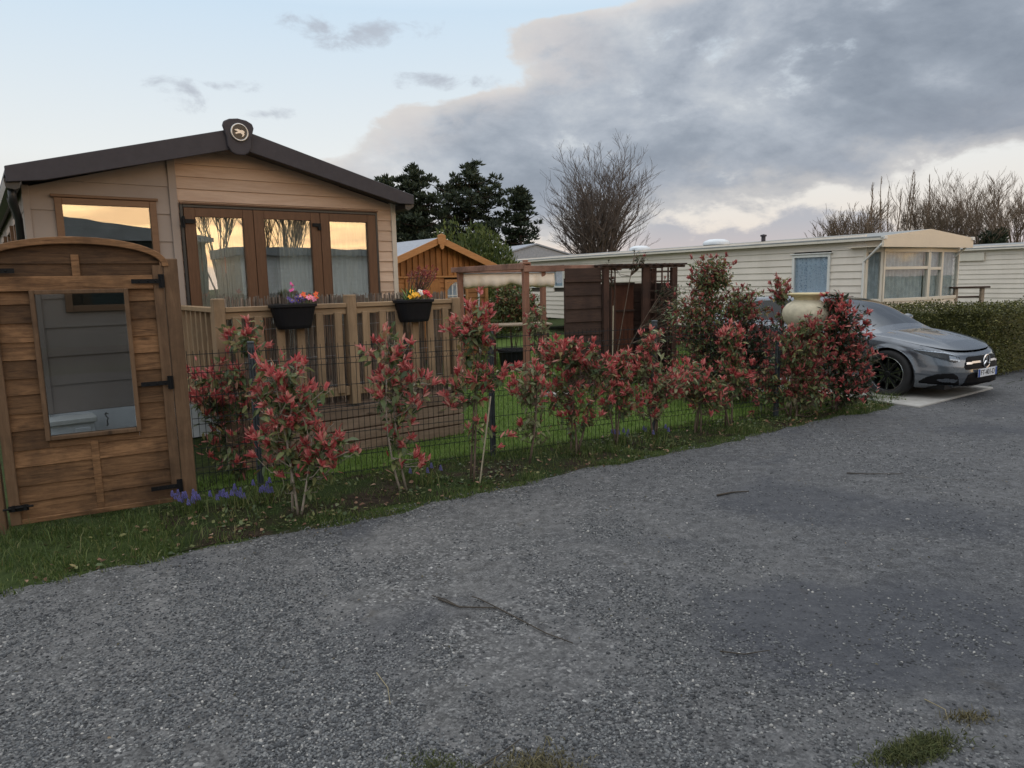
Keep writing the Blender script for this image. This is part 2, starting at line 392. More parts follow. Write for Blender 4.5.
stain=k.math('SUBTRACT',1.0,k.math('SQRT',k.math('ADD',k.math('MULTIPLY',dx_,dx_),k.math('MULTIPLY',dy_,dy_))))
stain=k.n('ShaderNodeMapRange',{0:k.math('ADD',stain,k.math('MULTIPLY',k.math('SUBTRACT',mid,.5),1.6)),1:-.05,2:.55,3:0.,4:.6},interpolation_type='SMOOTHSTEP').outputs[0]
pat = k.math('MAXIMUM', pat, stain)
c = k.mix(c, (.038,.042,.053), pat)
c = k.mix(c, (.95,.96,.99), 1.0, 'MULTIPLY')
brown = k.ramp(k.noise(v, 1.7, 8, .7, 1.0), [(.6, 0.0), (.72, .45)])
c = k.mix(c, (.075,.062,.042), brown)
hgt = k.math('ADD', k.math('MULTIPLY', k.math('SUBTRACT', 1.0, vo.outputs['Distance']), k.math('MULTIPLY', k.math('SUBTRACT', 1.0, dfac), 1.0)), k.math('MULTIPLY', k.noise(v, 120, 4, .7), .5))
hgt = k.math('ADD', hgt, k.math('MULTIPLY', mid, 1.2))
k.bsdf(c, .85, 0, k.bump(hgt, .55, .012), .25); M['road'] = k.m
M['concrete'] = paint('concrete', (.36,.35,.33), .85, .15, 5, dirt=(.16,.15,.13), bump=.3)

mb = MB(); mb.add([(-400,-400,0),(400,-400,0),(400,400,0),(-400,400,0)], [(0,1,2,3)])
tag(mb.build('ground', M['ground']), kind='structure')
# road sheet, ragged along the verge
ts = np.concatenate([np.arange(-60,-4,2.), np.arange(-4,14,.05), np.arange(14,90,2.)])
V = []; F = []
for i, t in enumerate(ts):
    o = edge_off(t) + (random.uniform(-.018,.018) if -4 <= t <= 14 else 0)
    a = E0 + RD*t + RN*o; b = E0 + RD*t - RN*9.5
    V += [(a[0],a[1],.004),(b[0],b[1],.004)]
    if i: F.append((2*i-2, 2*i-1, 2*i+1, 2*i))
tag(fast_mesh('road', V, F, M['road']), kind='structure')
# lawn behind the fence
k = NT('lawn_ground'); v = k.coord(); n_ = k.noise(v, 6, 6, .65)
k.bsdf(k.ramp(n_, [(.3, (.05,.085,.018)), (.7, (.11,.16,.04))]), .95, 0, k.bump(n_, .6, .02), .1)
V = [(-2.6,5.85,.004),(3.1,8.55,.004),(5.2,10.6,.004),(3.4,14.0,.004),(1.2,24,.004),(-4.5,19,.004),(-.55,7.9,.004),(-2.6,6.35,.004)]
mb = MB(); mb.add(V, [tuple(range(8))]); tag(mb.build('lawn', k.m), kind='structure')
# gravel shoulder between the road, the pad and the hedge
V = []; F = []
for i, t in enumerate(np.arange(9.75, 24, .15)):
    a = E0 + RD*t + RN*(edge_off(t)+.012); b = E0 + RD*t + RN*(1.15+.1*math.sin(t*2.2)+.05*math.sin(t*5.9))
    V += [(a[0],a[1],.0045),(b[0],b[1],.0045)]
    if i: F.append((2*i-2, 2*i-1, 2*i+1, 2*i))
tag(fast_mesh('gravel_shoulder', V, F, M['road']), kind='structure')
# soil strip between road and fence
V = []; F = []
ts = np.arange(.95, 9.7, .06)
for i, t in enumerate(ts):
    wd = .95 - .055*t + .05*math.sin(t*3.1) + .04*math.sin(t*7.7)
    a = E0 + RD*t + RN*(.10 + .07*math.sin(t*2.3+1) + .05*math.sin(t*6.1) + max(0,.45-t*.55)); b = E0 + RD*t + RN*(wd+.25)
    V += [(a[0],a[1],.005),(b[0],b[1],.005)]
    if i: F.append((2*i-2, 2*i-1, 2*i+1, 2*i))
tag(fast_mesh('soil_bed', V, F, M['soil']), kind='structure')
# concrete parking pad, a real slab
PC = np.array([5.13, 8.82]); H_ = np.array([math.cos(D2R(-60)), math.sin(D2R(-60))]); L_ = np.array([-H_[1], H_[0]])
def padp(a, b): p = PC - H_*a + L_*b; return (p[0], p[1])
mb = MB(); mb.prism([padp(-.0,0), padp(2.6,0), padp(2.6,2.3), padp(.25,2.3)], -.05, .03, 'z')
tag(mb.build('parking_pad', M['concrete'], bevel=.01), kind='structure')
# ---------------------------------------------------------------- timber-look lodge caravan (near left)
UA = math.atan2(.6, .8)
U3 = Vector((.8,.6,0)); V3 = Vector((-.6,.8,0))
M['clad_beige'] = paint('clad_beige', (.315,.262,.228), .65, .05, 3, bump=.05, dirt=(.29,.23,.19), spec=.3)
M['clad_oak'] = wood('clad_oak', (.46,.32,.235), (.60,.45,.345), 'x', .8, .6, None, False, .2, .15)
M['upvc_oak'] = wood('upvc_oak', (.082,.040,.021), (.14,.07,.038), 'z', 1.2, .45, None, False, .12, .1)
M['upvc_tan'] = wood('upvc_tan', (.15,.08,.044), (.21,.12,.068), 'x', 1.2, .45, None, False, .12, .1)
M['anthracite'] = paint('anthracite', (.046,.042,.050), .6, .12, 9, bump=.12, spec=.3)
M['gutter'] = paint('gutter', (.02,.021,.023), .4, .1)
M['trim_cream'] = paint('trim_cream', (.52,.46,.39), .5, .04)
M['skirt_white'] = paint('skirt_white', (.80,.82,.84), .5, .05, 4, dirt=(.5,.5,.5))
M['chrome'] = paint('chrome', (.50,.49,.47), .38, .03, metal=1)
M['gold'] = paint('gold', (.75,.52,.22), .2, .05, metal=1)
M['badge_black'] = paint('badge_black', (.012,.012,.013), .2, .1)
M['strand'] = paint('strand', (.88,.84,.78), .8, .08, 30)
M['lamp_orange'] = paint('lamp_orange', (.75,.24,.09), .6, .1, 5, **{'Emission Color': (1,.32,.12,1), 'Emission Strength': .45})
k = NT('net_curtain'); v = k.coord()
c = k.ramp(k.noise(k.coord((30,1,.6)), 2, 3), [(.3, (.62,.64,.64)), (.7, (.86,.87,.86))])
b = k.bsdf(c, .9, 0, None, .05); k.t.links.new(k.n('ShaderNodeMixShader', {0: .25, 1: b.outputs[0], 2: k.n('ShaderNodeBsdfTransparent').outputs[0]}).outputs[0], k.out.inputs[0]); M['net'] = k.m

OR = V3*8.5
lodge = empty('lodge_caravan', OR, UA, 'beige and oak clad holiday lodge with dark gable roof and brown patio doors', 'holiday lodge')
S0, S1, ZE, ZR, SR = .50, 4.50, 2.70, 3.24, 2.48
def roofz(s): return ZE + (ZR-ZE)*(1-abs(s-SR)/(SR-S0)) if s < SR else ZE + (ZR-ZE)*(1-(s-SR)/(S1-SR))
def clip_roof(poly):
    for (nx, nz, d) in ((-(ZR-ZE)/(SR-S0), 1, ZE-(ZR-ZE)/(SR-S0)*S0), ((ZR-ZE)/(S1-SR), 1, ZE+(ZR-ZE)/(S1-SR)*S1)):
        out = []
        for i in range(len(poly)):
            a, b = poly[i], poly[(i+1)%len(poly)]; fa = nx*a[0]+nz*a[1]-d; fb = nx*b[0]+nz*b[1]-d
            if fa <= 0: out.append(a)
            if fa*fb < 0: t = fa/(fa-fb); out.append((a[0]+(b[0]-a[0])*t, a[1]+(b[1]-a[1])*t))
        poly = out
        if len(poly) < 3: return None
    return poly
def lap_rows(mb, x0, x1, z0, z1, pitch, holes=(), lap=.014, base=0.0, clip=True):
    """horizontal lap boards facing -y, bottoms standing proud"""
    z = z0
    while z < z1-1e-4:
        zt = min(z+pitch, z1); segs = [(x0, x1, z, zt)]
        for (hx0, hx1, hz0, hz1) in holes:
            ns = []
            for (a, b, c, d) in segs:
                if hz0 >= d-1e-4 or hz1 <= c+1e-4 or hx0 >= b or hx1 <= a: ns.append((a,b,c,d)); continue
                if a < hx0: ns.append((a,hx0,c,d))
                if hx1 < b: ns.append((hx1,b,c,d))
                m0, m1 = max(a,hx0), min(b,hx1)
                if hz0 > c: ns.append((m0,m1,c,hz0))
                if hz1 < d: ns.append((m0,m1,hz1,d))
            segs = ns
        for (a, b, c, d) in segs:
            p = [(a,c),(b,c),(b,d),(a,d)]
            if clip: p = clip_roof(p)
            if not p: continue
            n = len(p)
            fy = lambda q: base - lap*(1-(q[1]-z)/pitch) - .004
            vs = [(q[0], fy(q), q[1]) for q in p] + [(q[0], base+.03, q[1]) for q in p]
            mb.add(vs, [tuple(range(n)), tuple(range(2*n-1,n-1,-1))] + [(i, i+n, (i+1)%n+n, (i+1)%n) for i in range(n)])
        z += pitch
DOOR = (1.89, 4.24, .56, 2.60); WIN = (.74, 1.66, 1.48, 2.615)
mb = MB(); lap_rows(mb, S0+.04, 1.80, .46, 3.3, .29, [WIN], .012)
mb.build('gable_cladding', M['clad_beige'], lodge)
mb = MB(); lap_rows(mb, 1.88, S1-.05, .56, 3.3, .13, [DOOR], .016)
mb.build('oak_cladding', M['clad_oak'], lodge)
mb = MB()
mb.box(1.80,1.88,-.035,.03,.46,roofz(1.84)); mb.box(S0-.02,S0+.04,-.03,.03,.46,2.72)
mb.build('corner_trim', M['clad_beige'], lodge, .004)
mb = MB(); mb.box(S1-.05,S1+.015,-.03,.05,.46,2.74); mb.build('corner_trim', M['trim_cream'], lodge, .004)
# long walls, floor, back, interior
mb = MB(); mb.box(S0,S0+.05,.031,11,.46,2.72)
for i in range(8): mb.box(S0-.008,S0,.06,11,.46+.29*i,.46+.29*i+.28)
mb.build('side_wall', M['clad_beige'], lodge)
mb = MB(); mb.box(S1-.05,S1,.051,11,.46,2.72); mb.build('side_wall', M['clad_oak'], lodge)
mb = MB(); mb.box(S0+.051,S1-.051,10.9,11,.46,2.72); mb.build('rear_wall', M['clad_beige'], lodge)
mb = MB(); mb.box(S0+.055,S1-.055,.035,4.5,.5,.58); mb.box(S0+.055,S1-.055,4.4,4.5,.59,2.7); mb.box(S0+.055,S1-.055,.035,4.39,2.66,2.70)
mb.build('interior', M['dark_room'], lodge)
mb = MB(); mb.box(S0+.01,S1-.01,-.02,.03,.02,.455); mb.box(S0+.01,S0+.04,.031,10.8,.02,.455); mb.build('skirting', M['skirt_white'], lodge)
# black double hook on the white skirting
# roof: two slabs with overhang, fascia, apex cap
OH = .30
def slab(mb, xa, za, xb, zb, y0, y1, t):
    mb.prism([(xa,za),(xb,zb),(xb,zb-t),(xa,za-t)], y0, y1)
EL_, ER_ = (.36,2.80), (4.62,2.765); AP = (2.48,3.36)
mb = MB()
slab(mb, EL_[0], EL_[1]+.03, AP[0], AP[1]+.03, -OH, 11.2, .03); slab(mb, AP[0], AP[1]+.03, ER_[0], ER_[1]+.03, -OH, 11.2, .03)
mb.build('roof', M['anthracite'], lodge)
mb = MB()
mb.prism([(EL_[0]-.005,EL_[1]+.045),(AP[0],AP[1]+.045),(AP[0],AP[1]-.17),(EL_[0]+.3,EL_[1]-.065),(EL_[0]-.005,EL_[1]-.10)], -OH-.03, -OH-.002)
mb.prism([(AP[0]+.002,AP[1]+.045),(ER_[0]+.005,ER_[1]+.045),(ER_[0]+.005,ER_[1]-.07),(ER_[0]-.2,ER_[1]-.07),(AP[0]+.002,AP[1]-.17)], -OH-.03, -OH-.002)
mb.build('fascia', M['anthracite'], lodge, .006)
mb = MB()   # soffit under the overhang
mb.prism([(EL_[0]+.02,EL_[1]-.05),(AP[0],AP[1]-.12),(AP[0],AP[1]-.14),(EL_[0]+.02,EL_[1]-.075)], -OH, -.03)
mb.prism([(AP[0],AP[1]-.12),(ER_[0]-.02,ER_[1]-.05),(ER_[0]-.02,ER_[1]-.075),(AP[0],AP[1]-.14)], -OH, -.03)
mb.build('soffit', M['gutter'], lodge)
cap = [(-.165,.02),(-.15,.065),(-.09,.095),(0,.108),(.09,.095),(.15,.065),(.165,.02),(.13,-.10),(.125,-.19),(.09,-.25),(.04,-.275),(-.04,-.275),(-.09,-.25),(-.125,-.19),(-.13,-.10)]
mb = MB(); mb.prism([(AP[0]+p[0], AP[1]+.03+p[1]) for p in cap], -OH-.07, -OH-.031); capo = mb.build('apex_cap', M['anthracite'], lodge, .012, seg=2)
bc = Matrix.Translation((AP[0]+.005, -OH-.072, AP[1]-.01)) @ Matrix.Scale(1.02,4)
mb = MB(); mb.M = bc; mb.lathe([(.0,-.006),(.085,-.006),(.092,0)], 32, 'y'); mb.build('badge_disc', M['badge_black'], capo, smooth=False)
mb = MB(); mb.M = bc; mb.lathe([(.074,-.004),(.078,-.016),(.090,-.016),(.097,-.002),(.094,.004)], 36, 'y'); mb.build('badge_ring', M['chrome'], capo, smooth=True)
bird = [(-.068,.028),(-.03,.040),(.01,.026),(.035,.030),(.055,.018),(.066,.004),(.05,.0),(.058,-.02),(.045,-.045),(.022,-.055),(.034,-.03),(.014,-.012),(-.012,-.012),(-.045,-.022),(-.066,-.018),(-.04,-.002),(-.018,.010),(-.045,.016)]
mb = MB(); mb.M = bc; mb.prism([(p[0]*.82,p[1]*.82) for p in bird], -.014, -.007); mb.build('bird_emblem', M['chrome'], capo)
# gutters and downpipe at the left eave
mb = MB(); mb.prism([(EL_[0]-.02,2.72),(EL_[0]-.01,2.655),(EL_[0]+.06,2.64),(EL_[0]+.10,2.66),(EL_[0]+.10,2.74),(EL_[0]-.02,2.74)], -OH+.01, 11.1); mb.build('gutter', M['gutter'], lodge)
mb = MB(); mb.prism([(ER_[0]+.02,2.67),(ER_[0]-.06,2.62),(ER_[0]-.10,2.64),(ER_[0]-.10,2.70),(ER_[0]+.02,2.70)], -OH+.01, 11.1); mb.build('gutter', M['gutter'], lodge)
mb = MB(); mb.tube([(EL_[0]+.04,-.16,2.68),(EL_[0]+.04,-.14,2.55),(S0-.06,.10,2.40),(S0-.06,.12,.3)], .036, 10); mb.tube([(EL_[0]+.04,.5,2.68),(S0-.05,.62,2.45)], .03, 8)
mb.build('downpipe', M['gutter'], lodge, smooth=True)
# windows in the left long wall
for y0 in (.55, 2.3, 4.4, 6.8):
    mb = MB(); 
    for (a,b,c,d) in ((y0,y0+.07,1.35,2.5),(y0+.83,y0+.9,1.35,2.5),(y0+.07,y0+.83,2.43,2.5),(y0+.07,y0+.83,1.35,1.42)): mb.box(S0-.05,S0-.01,a,b,c,d)
    w = mb.build('window', M['upvc_tan'], lodge)
    mb = MB(); mb.box(S0-.03,S0-.018,y0+.07,y0+.83,1.42,2.43); mb.build('pane', M['glass'], w)
# front left window
def frame_ring(mb, x0,x1,z0,z1,w,y0,y1, wt=None, wb=None):
    wt = wt or w; wb = wb or w
    mb.box(x0,x0+w,y0,y1,z0,z1); mb.box(x1-w,x1,y0,y1,z0,z1); mb.box(x0+w,x1-w,y0+.002,y1-.002,z1-wt,z1); mb.box(x0+w,x1-w,y0+.002,y1-.002,z0,z0+wb)
mb = MB(); frame_ring(mb, WIN[0],WIN[1],WIN[2],WIN[3],.065,-.045,.03); mb.box(WIN[0]-.03,WIN[1]+.02,-.06,-.02,WIN[3]+.002,WIN[3]+.03)
w = mb.build('window', M['upvc_tan'], lodge, .004)
mb = MB(); mb.box(WIN[0]+.066,WIN[1]-.066,-.018,-.008,WIN[2]+.066,WIN[3]-.066); mb.build('pane', M['glass'], w)
# three-leaf patio door set
x0,x1,z0,z1 = DOOR
mb = MB(); mb.box(x0,x0+.03,-.05,.03,z0,z1); mb.box(x1-.03,x1,-.05,.03,z0,z1); mb.box(x0+.03,x1-.03,-.05,.03,z1-.03,z1)
mb.build('door_surround', M['gutter'], lodge, .003)
mb = MB(); mb.box(x0-.0,x1,-.07,-.02,z1+.002,z1+.02); mb.build('drip_strip', M['upvc_oak'], lodge)
xs = [x0+.032, 2.668, 3.468, x1-.032]
def pleat(mb, xa, xb, z0, z1, y, amp, waves):
    n = waves*6; vs=[];fs=[]
    for i in range(n+1):
        x = xa+(xb-xa)*i/n; yy = y+amp*math.sin(i/6*2*math.pi)+.4*amp*math.sin(i*.37)
        vs += [(x,yy,z0),(x,yy*1.0,z1)]
        if i: fs.append((2*i-2,2*i,2*i+1,2*i-1))
    mb.add(vs,fs)
for i in range(3):
    a, b = xs[i]+.003, xs[i+1]-.003
    mb = MB(); frame_ring(mb, a, b, z0+.02, z1-.034, .115, -.06, .0, .095, .16)
    mb.box(a+.105,a+.116,-.064,-.058,z0+.17,z1-.125); mb.box(b-.116,b-.105,-.064,-.058,z0+.17,z1-.125)
    d = mb.build('patio_door', M['upvc_oak'], lodge, .005)
    mb = MB(); mb.box(a+.116,b-.116,-.035,-.025,z0+.181,z1-.13); mb.build('pane', M['glass'], d)
    for zz in (2.42, 1.05):
        mb = MB()
        if i == 0: mb.box(a-.03,a+.10,-.085,-.062,zz-.025,zz+.02); mb.tube([(a-.015,-.09,zz-.07),(a-.015,-.09,zz+.05)],.014,8)
        if i == 1: mb.box(b-.10,b+.0,-.085,-.062,zz-.02,zz+.02); mb.box(b-.035,b-.0,-.09,-.066,zz-.06,zz-.021)
        if i == 2 and zz < 2: mb.tube([(a+.05,-.10,1.40),(a+.05,-.10,1.58)],.013,8); mb.box(a+.04,a+.06,-.1,-.061,1.47,1.50)
        if mb.v: mb.build('hinge' if i < 2 else 'handle', M['black_iron'], d)
# curtains and lampshade behind the panes
mb = MB()
for j in range(42):
    x = 2.02+.56*(j+random.uniform(-.3,.3))/42
    mb.tube([(x,.04+random.uniform(-.02,.02),2.50),(x+random.uniform(-.004,.004),.04,1.5),(x+random.uniform(-.01,.01),.04,.95+random.uniform(-.1,.3))], .009, 4, False)
mb.build('string_curtain', M['strand'], lodge)
mb = MB(); pleat(mb, 2.0, 2.6, .6, 1.62, .35, .02, 9); mb.build('curtain', M['net'], lodge, smooth=True)
mb = MB(); pleat(mb, 3.0, 3.47, .6, 2.52, .10, .02, 8); mb.build('curtain', M['net'], lodge, smooth=True)
mb = MB(); pleat(mb, 3.52, 4.2, .6, 2.52, .10, .016, 10); mb.build('curtain', M['net'], lodge, smooth=True)
mb = MB(); mb.M = Matrix.Translation((2.29,.22,1.95)); mb.lathe([(.02,.12),(.08,.115),(.14,.075),(.165,.02),(.16,-.04),(.13,-.09)],20); mb.tube([(0,0,.1),(0,0,.72)],.006,6)
mb.build('pendant_lamp', M['lamp_orange'], lodge, smooth=True)
# plant in the doorway gap (dark shape) is left to the reflections
# ---- storage box and hook at the foot of the gable
sb = empty('storage_box', OR + U3*.66 - V3*.20, UA, 'low white storage box with lid against the lodge skirting behind the gate', 'storage box')
mb = MB(); mb.box(-.26,.20,-.12,.12,0.0,.38); mb.box(-.22,-.03,-.135,-.12,.04,.30); mb.box(.02,.16,-.135,-.12,.04,.34); mb.build('box_body', M['skirt_white'], sb, .008)
mb = MB(); mb.box(-.28,.22,-.15,.13,.382,.44); mb.build('lid', M['white_pvc'], sb, .01)

# ---------------------------------------------------------------- timber deck with balustrade
M['deck_wood'] = wood('deck_wood', (.20,.13,.073), (.34,.235,.145), 'z', 1.0, .8, (.17,.12,.075), True, .3, .3)
M['deck_rail'] = wood('deck_rail', (.225,.148,.082), (.37,.26,.16), 'x', 1.0, .8, (.2,.14,.09), True, .3, .25)
M['skirt_wood'] = wood('skirt_wood', (.17,.115,.08), (.28,.20,.145), 'x', .8, .8, (.13,.085,.055), True, .3, .3)
OD = V3*6.64
deck = empty('timber_deck', OD, UA, 'brown timber deck with slatted balustrade in front of the lodge doors', 'deck')
DX0, DX1, DD = 1.73, 4.24, 1.74
mb = MB()
for i in range(12):
    y = .03+i*.145
    mb.box(DX0+.0, DX1+.02, y, y+.138, .485, .515)
mb.build('floor_boards', M['skirt_wood'], deck)
mb = MB()
for i in range(4): mb.box(DX0-.02, DX1+.03, -.035-.004*(i%2), -.008, .01+i*.122, .122+i*.122-.006)
for i in range(4): mb.box(DX1+.03-.027, DX1+.03, -.007, DD, .01+i*.122, .122+i*.122-.006)
mb.box(DX0, DX1, -.006, .02, 0, .48)
mb.build('deck_skirting', M['skirt_wood'], deck, .003)
for px in (DX0, 2.985, DX1-.03):
    mb = MB(); mb.box(px-.05,px+.05,-.05,.05,.5,1.60 if px<4 else 1.535); mb.build('post', M['deck_wood'], deck, .008)
mb = MB(); mb.box(DX0-.045,DX0+.045,DD-.10,DD-.01,.5,1.58); mb.build('post', M['deck_wood'], deck, .008)
for (a,b) in ((DX0+.052,2.933),(3.037,DX1-.082)):
    mb = MB(); mb.box(a,b,-.042,.042,1.475,1.52); mb.box(a,b,-.02,.025,1.41,1.473); mb.build('handrail', M['deck_rail'], deck, .005)
    mb = MB(); mb.box(a,b,-.02,.025,.60,.69); mb.build('bottom_rail', M['deck_rail'], deck, .004)
    n = 6; 
    for i in range(n):
        x = a+(b-a)*(i+.5)/n; mb = MB(); mb.cbox((x,-.035,1.03),(.076,.022,.80), ry=random.uniform(-.012,.012)); mb.build('baluster', M['deck_wood'], deck, .003)
mb = MB(); mb.box(DX0-.04,DX0+.04,.052,DD-.102,1.475,1.52); mb.build('handrail', M['deck_rail'], deck, .005)
mb = MB(); mb.box(DX0-.02,DX0+.02,.052,DD-.102,.60,.69); mb.build('bottom_rail', M['deck_rail'], deck, .005)
for i in range(8):
    y = .15+i*.19; mb = MB(); mb.box(DX0-.022,DX0+.022,y,y+.045,.69,1.474); mb.build('baluster', M['deck_wood'], deck, .003)
for (a,b) in ((.06,DD),):
    mb = MB(); mb.box(DX1-.07,DX1+.01,a,b,1.475,1.52); mb.build('handrail', M['deck_rail'], deck, .005)
    for i in range(8):
        y = .15+i*.19; mb = MB(); mb.box(DX1-.052,DX1-.008,y,y+.045,.60,1.474); mb.build('baluster', M['deck_wood'], deck, .003)
# reed screen standing inside the balustrade
M['reed'] = wood('reed', (.17,.13,.10), (.44,.37,.31), 'z', 2.0, .85, (.07,.05,.04), False, .3, .6)
scr = empty('reed_screen', OD + U3*1.78 + V3*.11, UA, 'thin grey brown reed screen tied inside the deck balustrade', 'screen')
mb = MB(); x = 0.0
while x < 2.38:
    r = random.uniform(.003,.006); h = 1.60+random.uniform(-.018,.018) - .52
    if random.random() < .94: mb.tube([(x,random.uniform(-.006,.006),0),(x+random.uniform(-.01,.01),random.uniform(-.006,.006),h)], r, 4)
    x += random.uniform(.006,.011)
mb.M = Matrix.Translation((0,0,.52)); 
mb2 = MB(); mb2.M = Matrix.Translation((0,0,.517)); mb2.v = [(p[0],p[1],p[2]+.517) for p in mb.v]; mb2.f = mb.f; mb2.mi = mb.mi
mb2.build('reeds', M['reed'], scr)
mb = MB()
for z in (.7,1.0,1.3,1.5): mb.tube([(0,-.012,z),(2.38,-.012,z)], .0025, 4)
mb.build('wire', M['galv'], scr)

# ---- planters hooked over the handrail
def planter(x, label, glabel):
    p = empty('planter', OD + U3*x - V3*.08 + Vector((0,0,1.30)), UA, label, 'planter', 'black planters on the deck rail')
    mb = MB(); n = 16
    def ring(w, d, z):   # D-like rounded trough
        return [(w*math.copysign(abs(math.cos(a))**.55, math.cos(a)), d*math.copysign(abs(math.sin(a))**.7, math.sin(a)), z) for a in [2*math.pi*i/24 for i in range(24)]]
    R = [ring(.15,.075,.0), ring(.165,.085,.03), ring(.205,.11,.20), ring(.195,.10,.20), ring(.185,.09,.15)]
    vs = sum(R, []); fs = [tuple(range(23,-1,-1))]
    for i in range(4):
        for j in range(24): fs.append((i*24+j, i*24+(j+1)%24, (i+1)*24+(j+1)%24, (i+1)*24+j))
    mb.add(vs, fs); mb.build('trough', M['black_plastic'], p, smooth=False, bevel=.004)
    mb = MB(); R = [ring(.208,.113,.20), ring(.222,.125,.205), ring(.222,.125,.23), ring(.20,.104,.232), ring(.197,.10,.212)]
    vs = sum(R, []); fs = []
    for i in range(4):
        for j in range(24): fs.append((i*24+j, i*24+(j+1)%24, (i+1)*24+(j+1)%24, (i+1)*24+j))
    mb.add(vs, fs); mb.build('rim', M['black_plastic'], p)
    mb = MB(); mb.add(ring(.19,.095,.19), [tuple(range(24))]); mb.build('compost', M['soil'], p)
    mb = MB(); mb.box(-.12,-.09,.0,.16,.231,.236); mb.box(.09,.12,.0,.16,.231,.236); mb.build('bracket', M['black_iron'], p)
    return p
PL1 = planter(2.38, 'black trough planter with pink, purple and orange flowers hooked on the deck rail', '')
PL2 = planter(3.66, 'black trough planter with yellow and red flowers at the right end of the deck rail', '')

# ---------------------------------------------------------------- arched garden gate with window
M['gate_wood'] = wood('gate_wood', (.075,.035,.015), (.33,.178,.085), 'x', 1.5, .75, (.035,.019,.010), True, .7, .6)
M['gate_post'] = wood('gate_post', (.095,.055,.03), (.20,.12,.068), 'z', .9, .75, (.06,.035,.02), True, .35, .2)
GP = Vector((-3.59,4.88,0)); GA = math.atan2(.55,1.0); GU = Vector((math.cos(GA),math.sin(GA),0)); GV = Vector((-math.sin(GA),math.cos(GA),0))
gate = empty('garden_gate', GP, GA, 'brown arched board gate with a dark glazed opening', 'gate')
GW0, GW1 = .02, 1.10
def archz(x): # underside of the arch rail
    t = (x-.56)/.56; return 1.865 + .175*max(0, 1-t*t)**.45 if abs(t) < 1 else 1.86
mb = MB(); z = .07; rows = []
hole = (.27,.87,.64,1.70)
hs = [.135,.12,.135,.12,.14,.125,.13,.12,.13,.125,.13,.13,.13,.15,.13,.12]
i = 0
while z < 2.02:
    h = hs[i%len(hs)]; zt = z+h
    segs = [(GW0,GW1)] if (zt <= hole[2]+.03 or z >= hole[3]-.03) else [(GW0,hole[0]+.01),(hole[1]-.01,GW1)]
    jobs=[(a,b,z,zt) for (a,b) in segs]
    if len(segs)==2 and z < hole[2]: jobs.append((hole[0]+.011,hole[1]-.011,z,hole[2]+.02))
    if len(segs)==2 and zt > hole[3]: jobs.append((hole[0]+.011,hole[1]-.011,hole[3]-.02,zt))
    for (a,b,z_,zt_) in jobs:
        # clip under arch: sample
        n = 14; top=[]; 
        for j in range(n+1):
            x = a+(b-a)*j/n; top.append((x, min(zt_+(.012 if zt_==zt else 0), archz(x))))
        top = [p for p in top if p[1] > z_+.004]
        if len(top) < 2: continue
        tl = random.uniform(-.006,.006)
        poly = [(top[0][0],z_),(top[-1][0],z_+tl)] + top[::-1]
        lapy = .012
        vs = [(p[0], -lapy*(1-(p[1]-z)/h) + random.uniform(-.001,.001), p[1]) for p in poly]; vb = [(p[0], .018, p[1]) for p in poly]
        m = len(poly); mb.add(vs+vb, [tuple(range(m)), tuple(range(2*m-1,m-1,-1))]+[(q,q+m,(q+1)%m+m,(q+1)%m) for q in range(m)])
    z = zt; i += 1
mb.build('boards', M['gate_wood'], gate)
# frame: stiles, arch rail, mid rails on the front, back ledges
mb = MB(); mb.box(1.045,1.115,-.035,.03,.05,1.87); mb.build('stile', M['gate_post'], gate, .004)
mb = MB(); mb.box(.0,.065,-.035,.03,.05,1.87); mb.build('stile', M['gate_post'], gate, .004)
mb = MB(); n = 24; outer=[]; inner=[]
for j in range(n+1):
    a = math.pi*j/n; x = .5575+.5575*math.cos(a)
    inner.append((.5575+.5575*math.cos(a), 1.86+.165*math.sin(a)**.9)); outer.append((.5575+.60*math.cos(a), 1.865+.21*math.sin(a)**.9))
vs = [(p[0],-.05,p[1]) for p in outer]+[(p[0],-.05,p[1]) for p in inner]+[(p[0],.035,p[1]) for p in outer]+[(p[0],.035,p[1]) for p in inner]; m=n+1
fs=[]
for j in range(n): fs += [(j,j+1,m+j+1,m+j),(2*m+j,3*m+j,3*m+j+1,2*m+j+1),(j,2*m+j,2*m+j+1,j+1),(m+j,m+j+1,3*m+j+1,3*m+j)]
fs += [(0,m,3*m,2*m),(n,2*m+n,3*m+n,m+n)]
mb.add(vs,fs); mb.build('arch_rail', M['gate_wood'], gate, .004)
mb = MB()
mb.box(.066,1.044,-.034,-.014,1.70,1.80); mb.build('ledge', M['gate_wood'], gate, .003)
mb = MB(); mb.box(.066,1.044,-.034,-.014,.05,.085); mb.build('ledge', M['gate_wood'], gate, .003)
mb = MB(); mb.box(.535,.585,-.028,-.012,1.80,1.95); mb.build('batten', M['gate_wood'], gate, .003)
mb = MB(); mb.box(.535,.585,-.0145,-.008,.085,.60); mb.build('batten', M['gate_wood'], gate, .003)
mb = MB(); frame_ring(mb, .265,.875,.635,1.705,.03,-.045,.03); mb.build('window_frame', M['gate_post'], gate, .004)
M['pane_smoke'] = glass('pane_smoke', (.55,.58,.60), .04, .0, .3)
mb = MB(); mb.box(.296,.844,-.006,.0,.666,1.674); mb.build('window_pane', M['pane_smoke'], gate)
mb = MB(); mb.tube([(.655,-.012,.80),(.65,-.014,.775),(.665,-.016,.755),(.655,-.016,.735),(.66,-.016,.71),(.65,-.016,.70)], .004, 5); mb.tube([(.64,-.012,.785),(.655,-.012,.795),(.67,-.012,.785)],.003,5); mb.build('hook', M['black_iron'], gate)
